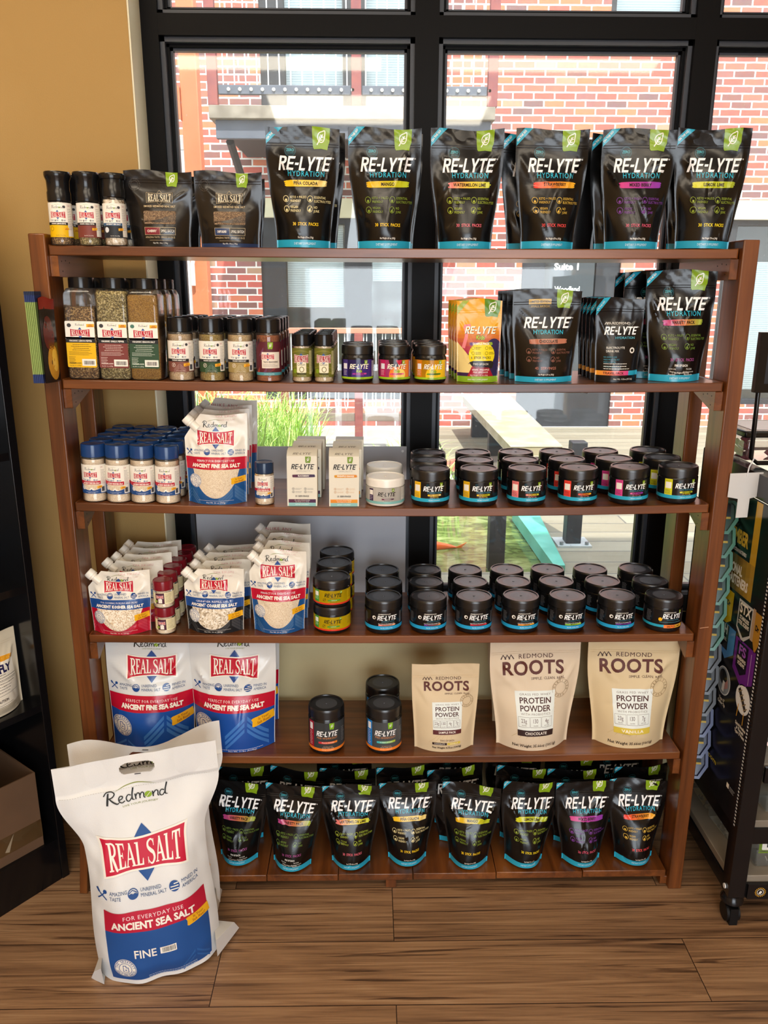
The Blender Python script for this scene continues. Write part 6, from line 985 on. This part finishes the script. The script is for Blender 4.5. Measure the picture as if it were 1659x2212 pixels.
# ------------------------------------------------------------------ outside: courtyard, brick building, balcony
BY = 6.8; GZ = .20
def brick_mat():
    t = NT('brick_wall'); g = t.n('TexCoord'); sp = t.n('SeparateXYZ', {0: g.outputs['Object']}); v = t.n('CombineXYZ', {0: sp.outputs[0], 1: sp.outputs[2], 2: 0.0})
    nz = t.n('TexNoise', {'Vector': v.outputs[0], 'Scale': 14.0}); dv = t.n('VectorMath', {0: nz.outputs['Color'], 1: (.006, .006, 0)}, operation='MULTIPLY'); vv = t.n('VectorMath', {0: v.outputs[0], 1: dv.outputs[0]}, operation='ADD')
    bk = t.n('TexBrick', {'Vector': vv.outputs[0], 'Scale': 1.0, 'Color1': (0, 0, 0, 1), 'Color2': (1, 1, 1, 1), 'Mortar Size': .0085, 'Mortar Smooth': .25, 'Brick Width': .208, 'Row Height': .0695}); s2 = t.n('SeparateColor', {'Color': bk.outputs['Color']})
    c = t.ramp(s2.outputs[0], [(0, '7a504a'), (.12, '885852'), (.20, 'b25448'), (.50, 'ba5f4f'), (.74, 'bd694b'), (.88, 'a17c64'), (.93, '705250')], 'CONSTANT')
    n2 = t.n('TexNoise', {'Vector': g.outputs['Object'], 'Scale': 25.0, 'Detail': 3.0}); c2 = t.n('Mix', {0: .22, 6: c, 7: n2.outputs['Color']}, data_type='RGBA', blend_type='SOFT_LIGHT'); mx = t.n('Mix', {0: bk.outputs['Fac'], 6: c2.outputs[2], 7: lin('d2cbc2')}, data_type='RGBA')
    b = t.n('Bump', {'Height': bk.outputs['Fac'], 'Strength': .4, 'Distance': -.006}); t.bs(Base_Color=mx.outputs[2], Roughness=.85, Normal=b.outputs[0]); return t.m
BR = brick_mat(); grey = noisy('weathered_dark_frame', '1a1b1f', '26272c', 6, .6, .1, 80); ag = noisy('weathered_timber', '6a6054', '857b6e', 9, .8, .2, 60)
def planks(name, c1, c2, w_, rot=False):
    t = NT(name); g = t.n('TexCoord'); sp = t.n('SeparateXYZ', {0: g.outputs['Object']}); v = t.n('CombineXYZ', {0: sp.outputs[0], 1: sp.outputs[1], 2: 0.0}); bk = t.n('TexBrick', {'Vector': v.outputs[0], 'Scale': 1.0, 'Color1': (0, 0, 0, 1), 'Color2': (1, 1, 1, 1), 'Mortar Size': .006, 'Brick Width': 3.2, 'Row Height': w_}); s2 = t.n('SeparateColor', {'Color': bk.outputs['Color']}); mp = t.n('Mapping', {'Vector': g.outputs['Object'], 'Scale': (1.5, 14, 1)}); n = t.n('TexNoise', {'Vector': mp.outputs[0], 'Scale': 2.0, 'Detail': 5.0}); f = t.n('Math', {0: n.outputs['Fac'], 1: s2.outputs[0]}, operation='ADD'); h = t.n('Math', {0: f.outputs[0], 1: .5}, operation='MULTIPLY')
    c = t.ramp(h.outputs[0], [(.2, c1), (.8, c2)]); mx = t.n('Mix', {0: bk.outputs['Fac'], 6: c, 7: lin('5a5650')}, data_type='RGBA'); t.bs(Base_Color=mx.outputs[2], Roughness=.8); return t.m
struct(box('ground_outside', (-9, .62, GZ - .15), (9, 14, GZ - .10), noisy('gravel_ground', '8a8276', 'a09888', 30, .9, .3, 40)))
dk = MB(); DM = planks('deck_boards', '776e5c', '928a78', .19); dk.box((-6, .62, GZ - .099), (9, 2.12, GZ), DM); dk.prism([(.925, 2.121), (9, 2.121), (9, BY), (.62, BY), (.62, 4.6), (1.02, 3.30)], 2, GZ - .099, GZ, DM); dk.box((-6, 4.3, GZ - .099), (.60, BY, GZ - .004), noisy('pale_concrete', '98948c', 'aaa69e', 4, .85, .1, 90)); dk.build('deck_outside')['kind'] = 'structure'
pw = NT('pond_water'); n = pw.n('TexNoise', {'Vector': pw.coord((3, 5, 1)), 'Scale': 3.0, 'Detail': 3.0, 'Distortion': 1.0}); cc = pw.ramp(n.outputs['Fac'], [(.35, '3e4a24'), (.55, '66743c'), (.7, '8a9460')]); nb_ = pw.n('Bump', {'Height': n.outputs['Fac'], 'Strength': .06}); pw.bs(Base_Color=cc, Roughness=.08, Normal=nb_.outputs[0])
MB().box((-6, 2.121, GZ - .095), (.92, 4.299, GZ - .055), pw.m).build('pond_water')['kind'] = 'structure'
bb = MB(); d_ = Vector((.905 - .925, 3.27 - 2.122)); bb.prism([(.925, 2.125), (.985, 2.125), (1.06, 3.29), (.90, 3.29)], 2, GZ - .05, GZ + .035, noisy('teal_liner', '4a9a8a', '62b0a0', 6, .5)); tag(bb.build('pond_liner_edge'), 'teal pond liner edge running away between water and deck', 'pond edge')
def fish(o):
    MB().tube([(-.13, 0, 0), (-.10, 0, .004), (0, 0, .012), (.10, 0, .006), (.14, 0, 0)], [.004, .024, .034, .014, .003], ink('e8641e', 'plastic'), 12).build('fish_body', o); MB().prism([(.13, 0), (.20, .03), (.17, 0), (.20, -.03)], 1, -.003, .003, ink('e8742e', 'plastic')).build('tail_fin', o)
p = PZ(945, 1180, GZ - .04); make('fish', fish, 'koi_fish', 'orange koi fish in the green pond outside', 'fish', (p.x - .02, p.y, GZ - .052), .1)
# brick building, built as solid wall pieces around its openings
wl = MB(); zt = 5.0
ops = [(-1.20, .44, GZ + .30, 2.36), (1.52, 2.56, GZ, 2.30), (3.62, 5.4, .45, 2.36), (-1.14, .62, 3.0, 4.75), (2.27, 3.06, 4.20, 4.75)]
xs = sorted({-7, 8} | {v for o_ in ops for v in o_[:2]}); zs = sorted({GZ - .1, zt} | {v for o_ in ops for v in o_[2:]})
for xa, xb in zip(xs[:-1], xs[1:]):
    run = None
    for za, zb in zip(zs[:-1], zs[1:]):
        hole = any(o_[0] <= xa and xb <= o_[1] and o_[2] <= za and zb <= o_[3] for o_ in ops)
        if hole:
            if run: wl.box((xa, BY, run[0]), (xb, BY + .3, run[1]), BR)
            run = None
        else: run = (run[0] if run else za, zb)
    if run: wl.box((xa, BY, run[0]), (xb, BY + .3, run[1]), BR)
wl.build('brick_building_wall')['kind'] = 'structure'
dark_in = box('building_interior', (-7, BY + 1.4, 0), (8, BY + 1.6, zt), noisy('dim_interior', '5a5c58', '74746c', 1.5, .8)); dark_in['kind'] = 'structure'
blind = NT('white_blinds'); wv = blind.n('TexWave', {'Vector': blind.coord(), 'Scale': 14.0}, bands_direction='Z'); cb_ = blind.ramp(wv.outputs['Fac'], [(.2, 'c4d2d4'), (.6, 'eef4f4')]); blind.bs(Base_Color=cb_, Roughness=.6); BLM = blind.m
og = clear('building_glass', (.95, .96, .96, 1), .02, 'c8d2d4', .01)
def bwin(label, x0, x1, z0, z1, bars, blinds, sill=0):
    o = thing('building_window', label, 'window', ((x0 + x1) / 2, BY, z0)); o['group'] = 'windows of the brick building'; cx = (x0 + x1) / 2; f = MB(); t = .055
    for a, b in (((x0, z0), (x0 + t, z1)), ((x1 - t, z0), (x1, z1)), ((x0 + t, z0), (x1 - t, z0 + t)), ((x0 + t, z1 - t), (x1 - t, z1))): f.box((a[0] - cx, .02, a[1] - z0), (b[0] - cx, .12, b[1] - z0), grey)
    for bx, bw in bars: f.box((bx - bw / 2 - cx, .015, t), (bx + bw / 2 - cx, .125, z1 - z0 - t), grey)
    f.build('frame', o); box('pane', (x0 + t - cx, .07, t), (x1 - t - cx, .078, z1 - z0 - t), og, o)
    for a, b, za, zb in blinds: box('blind', (a - cx, .14, za - z0), (b - cx, .16, zb - z0), BLM, o)
    return o
bwin('wide grey framed ground floor window behind the red railing outside', -1.20, .44, GZ + .30, 2.36, [(-1.06, .22), (-.19, .28)], [(-.94, -.35, 1.47, 2.3), (-.04, .40, 1.74, 2.3)])
bwin('grey framed ground floor window seen right of the wooden shelf', 3.62, 5.4, .45, 2.36, [(3.70, .10)], [(3.70, 5.3, .6, 1.95)])
bwin('upper window pair with white blinds behind the balcony', -1.14, .62, 3.0, 4.74, [(-1.0, .20), (-.22, .22), (.52, .16)], [(-.92, -.34, 3.1, 4.6), (-.1, .44, 3.1, 4.4)])
bwin('pale blue upper window at the top of the brick wall', 2.27, 3.06, 4.20, 4.74, [], [(2.3, 3.0, 4.25, 4.70)])
dr = thing('building_door', 'dark grey glazed door with suite lettering in the brick building', 'door', (2.04, BY, GZ)); f = MB()
for x0, x1, z0, z1 in ((-.52, -.34, 0, 2.10), (.34, .52, 0, 2.10), (-.34, .34, 1.98, 2.10), (-.34, -.27, 0, 1.98), (.27, .34, 0, 1.98), (-.27, .27, 0, .36), (-.27, .27, 1.84, 1.98)): f.box((x0, .03, z0), (x1, .10, z1), grey)
f.build('door_frame', dr); box('pane', (-.27, .06, .36), (.27, .068, 1.84), og, dr); lt = MB(); a = Art(); a.text('Suite 1', -40, 1662, 62, 'f2f4f4', 1, fit=260, b=.04); a.text('Woodland', -20, 1440, 52, 'e4e8e8', 1, fit=270, b=.03); a.lay(lt, lambda x, y, e: np.stack([x, .059 - e + 0 * x, y], 1), 'paper', .001); lt.build('lettering', dr); MB().tube([(-.23, .0, .85), (-.23, -.03, .87), (-.23, -.03, 1.12), (-.23, 0, 1.14)], .01, ink('c8ccd0', 'metal', .8), 8).build('handle', dr)
lm = noisy('stone_lintel', 'cbbf9e', 'd8ccac', 5, .8, .1, 60)
for x0, x1, lab in ((-1.32, .56, 'beige stone lintel over the wide ground floor window'), (3.55, 5.5, 'beige stone lintel over the window at the right')): tag(box('stone_lintel', (x0, BY - .05, 2.361), (x1, BY + .25, 2.545), lm), lab, 'lintel')
# balcony
bal = thing('balcony', 'timber balcony with cable railing on the brick building', 'balcony', (-.2, 5.2, 2.85)); bo = (-.2, 5.2, 2.85)
def bx_(name, x0, x1, y0, y1, z0, z1, m): return box(name, (x0 - bo[0], y0 - bo[1], z0 - bo[2]), (x1 - bo[0], y1 - bo[1], z1 - bo[2]), m, bal, .004)
bx_('deck_edge', -1.37, .955, 5.2, BY - .001, 2.992, 3.090, ag); bx_('fascia', -1.33, .93, 5.26, 5.32, 2.85, 2.991, noisy('blue_grey_steel', '484c56', '565a64', 4, .6, .1, 60)); bx_('soffit', -1.30, .90, 5.321, BY - .001, 2.93, 2.991, grey)
red = noisy('rust_red_post', '70383a', '84443e', 8, .7, .1, 90)
for x in (-1.335, -.175, .93): bx_('rail_post', x - .04, x + .04, 5.215, 5.285, 3.091, 4.5, red)
for xa, xb in ((-1.29, -.22), (-.13, .885)): bx_('bottom_rail', xa, xb, 5.23, 5.27, 3.175, 3.245, noisy('blue_grey_steel', '484c56', '565a64'))
cab = MB(); cm = ink('d8dcdc', 'metal'); bolts = MB(); tbk = MB()
for xa, xb in ((-1.25, -.25), (-.1, .86)):
    n = 12
    for k in range(n):
        x = xa + (xb - xa) * k / (n - 1); cab.tube([(x - bo[0], .05, .39), (x - bo[0] + .01 * math.sin(k * 2.1), .05, 1.65)], .0055, cm, 6)
        if k % 4 == 1: tbk.tube([(x - bo[0], .03, .70), (x - bo[0], .02, .74), (x - bo[0], .02, .82), (x - bo[0], .03, .86)], [.010, .022, .022, .008], cm, 8)
        bolts.tube([(x - bo[0] + .045, .03, .36), (x - bo[0] + .045, .015, .36)], .013, ink('e0dcd0', 'metal'), 10)
cab.build('cable_infill', bal); bolts.build('rail_bolts', bal); tbk.build('turnbuckles', bal)
for x in (-1.24, .82): MB().tube([(x - bo[0], .2, .0), (x - bo[0] + .05, 1.45, -.62)], .035, grey, 8).build('strut', bal)
# orange steel frame and white window close to the shop
om = noisy('orange_painted_steel', 'b8603c', 'c46c46', 3, .6, .08, 120); of = thing('steel_frame', 'orange painted steel post and brace close outside the window', 'frame', (-1.06, 3.0, GZ)); box('post', (-.048, -.05, 0), (.048, .05, 3.1), om, of, .006)
MB().prism([(-.05, 2.36), (-.05, 2.53), (-.75, 3.20), (-.75, 3.02)], 1, -.06, .06, om).build('brace', of); box('beam', (-.9, -.06, 3.10), (.05, .06, 3.28), om, of, .006); MB().tube([(-.03, -.052, 1.62), (-.03, -.075, 1.60), (-.03, -.075, 1.48)], .012, ink('c8c4bc', 'metal'), 8).build('latch', of)
ww = thing('side_window', 'white framed window of the wing at the far left outside', 'window', (-1.30, 3.25, GZ)); wf = ink('e6eaea', 'plastic'); box('frame', (.08, -.04, .5), (.14, .04, 2.25), wf, ww, .004); box('pane', (-.5, -.004, .5), (.079, .004, 2.25), og, ww); box('top_rail', (-.5, -.04, 2.251), (.14, .04, 2.33), wf, ww, .004)
# railing on the ground
gr = thing('courtyard_railing', 'low courtyard railing with red top rail and white cables', 'railing', (-.2, 5.0, GZ)); rm_ = noisy('red_rail', 'b0705c', 'c07e66', 5, .6); box('top_rail', (-.62, -.03, 1.10), (.50, .03, 1.145), rm_, gr, .004); box('bottom_rail', (-.62, -.02, .355), (.50, .02, .42), noisy('brown_rail', '6a5c52', '7c6c60', 5, .7), gr, .003)
for x in (-.6, .035, .47): box('post', (x - .035, -.035, 0), (x + .035, .035, 1.10), red, gr, .004)
cb2 = MB()
for k in range(13):
    x = -.55 + .08 * k
    if abs(x - .035) < .05: continue
    cb2.tube([(x - .012, 0, 1.1), (x - .016, 0, .50), (x - .004, 0, .445), (x + .012, 0, .50), (x + .014, 0, 1.1)], .005, cm, 6)
cb2.build('cable_loops', gr)
kb = MB(); r = random.Random(4)
for k in range(26): kb.box((-1.0 + .075 * k, -.04, 0), (-.935 + .075 * k, .04, .09), ink(r.choice(['b0564a', 'c8685a', '8a8a88', 'a07a60', 'c9beb0']), 'flat'))
tag(kb.build('tile_kerb', None, (-.05, 4.62, GZ)), 'low kerb of small coloured bricks below the courtyard railing', 'kerb')
# plank bench and steel stub posts on the deck
pl = thing('plank_ramp', 'long weathered timber plank bench running towards the door', 'bench', (1.12, 5.0, GZ)); ptm = noisy('pale_weathered_plank', '94886d', 'a99d86', 6, .85, .2, 40)
V = [(-.23, 1.34), (.257, 1.54), (.165, -1.41), (-.194, -1.41)]; MB().prism([V[0], V[1], V[2], V[3]], 2, .33, .40, ptm).build('plank', pl, bevel=.006)
for y in (-1.2, .0, 1.2): box('leg', (-.15, y - .05, 0), (.15, y + .05, .33), grey, pl)
for x, y, lab in ((1.14, 2.62, 'dark steel stub post with bolted base plate on the deck'), (.64, 2.33, 'dark steel stub post at the pond edge')):
    o = thing('stub_post', lab, 'post', (x, y, GZ if x > 1 else GZ - .098)); box('post', (-.045, -.045, .012), (.045, .045, .62), grey, o, .004); box('base_plate', (-.10, -.09, 0), (.10, .09, .012), noisy('galvanised_plate', 'a4a8a8', 'b8bcbc', 8, .5), o); bm_ = MB()
    for sx_ in (-.075, .075): bm_.tube([(sx_, -.065, .012), (sx_, -.065, .03)], .012, ink('8a8e90', 'metal', .6), 8)
    bm_.build('anchor_bolts', o)
# ornamental grass
gm = NT('grass_blades'); gn = gm.n('TexNoise', {'Vector': gm.coord(), 'Scale': 9.0}); gc = gm.ramp(gn.outputs['Fac'], [(.3, '7aa83c'), (.5, 'a8cc58'), (.7, 'dfe8a4')]); gm.bs(Base_Color=gc, Roughness=.55)
def blades(cx, cy, z, n, h, spread, seed):
    r = random.Random(seed); mb = MB()
    for k in range(n):
        t = r.uniform(0, 2 * PI); s = r.uniform(.3, 1) * spread; x, y = cx + r.gauss(0, .12), cy + r.gauss(0, .12); hh = h * r.uniform(.6, 1.05); wd = r.uniform(.004, .008); V = []
        for j in range(6): q = j / 5; b = wd * (1 - q) ** .7; px, py, pz = x + math.cos(t) * s * q ** 2.2, y + math.sin(t) * s * q ** 2.2, z + hh * (q - .38 * q ** 3); V += [(px - b * math.sin(t), py + b * math.cos(t), pz), (px + b * math.sin(t), py - b * math.cos(t), pz)]
        mb.add(V, [(2 * j, 2 * j + 1, 2 * j + 3, 2 * j + 2) for j in range(5)], gm.m, True)
    return mb
for cx, cy, n, h, lab in ((-.90, 2.02, 1000, 1.70, 'tall bright green ornamental grass clump outside the left window'), (-.72, 3.75, 700, 1.35, 'ornamental grass clump farther back beside the pond'), (.30, 3.75, 260, .75, 'low green water grass at the back of the pond')):
    tag(blades(cx, cy, GZ - .1, n, h, .46 if h > 1 else .4, int(n)).build('ornamental_grass'), lab, 'grass')
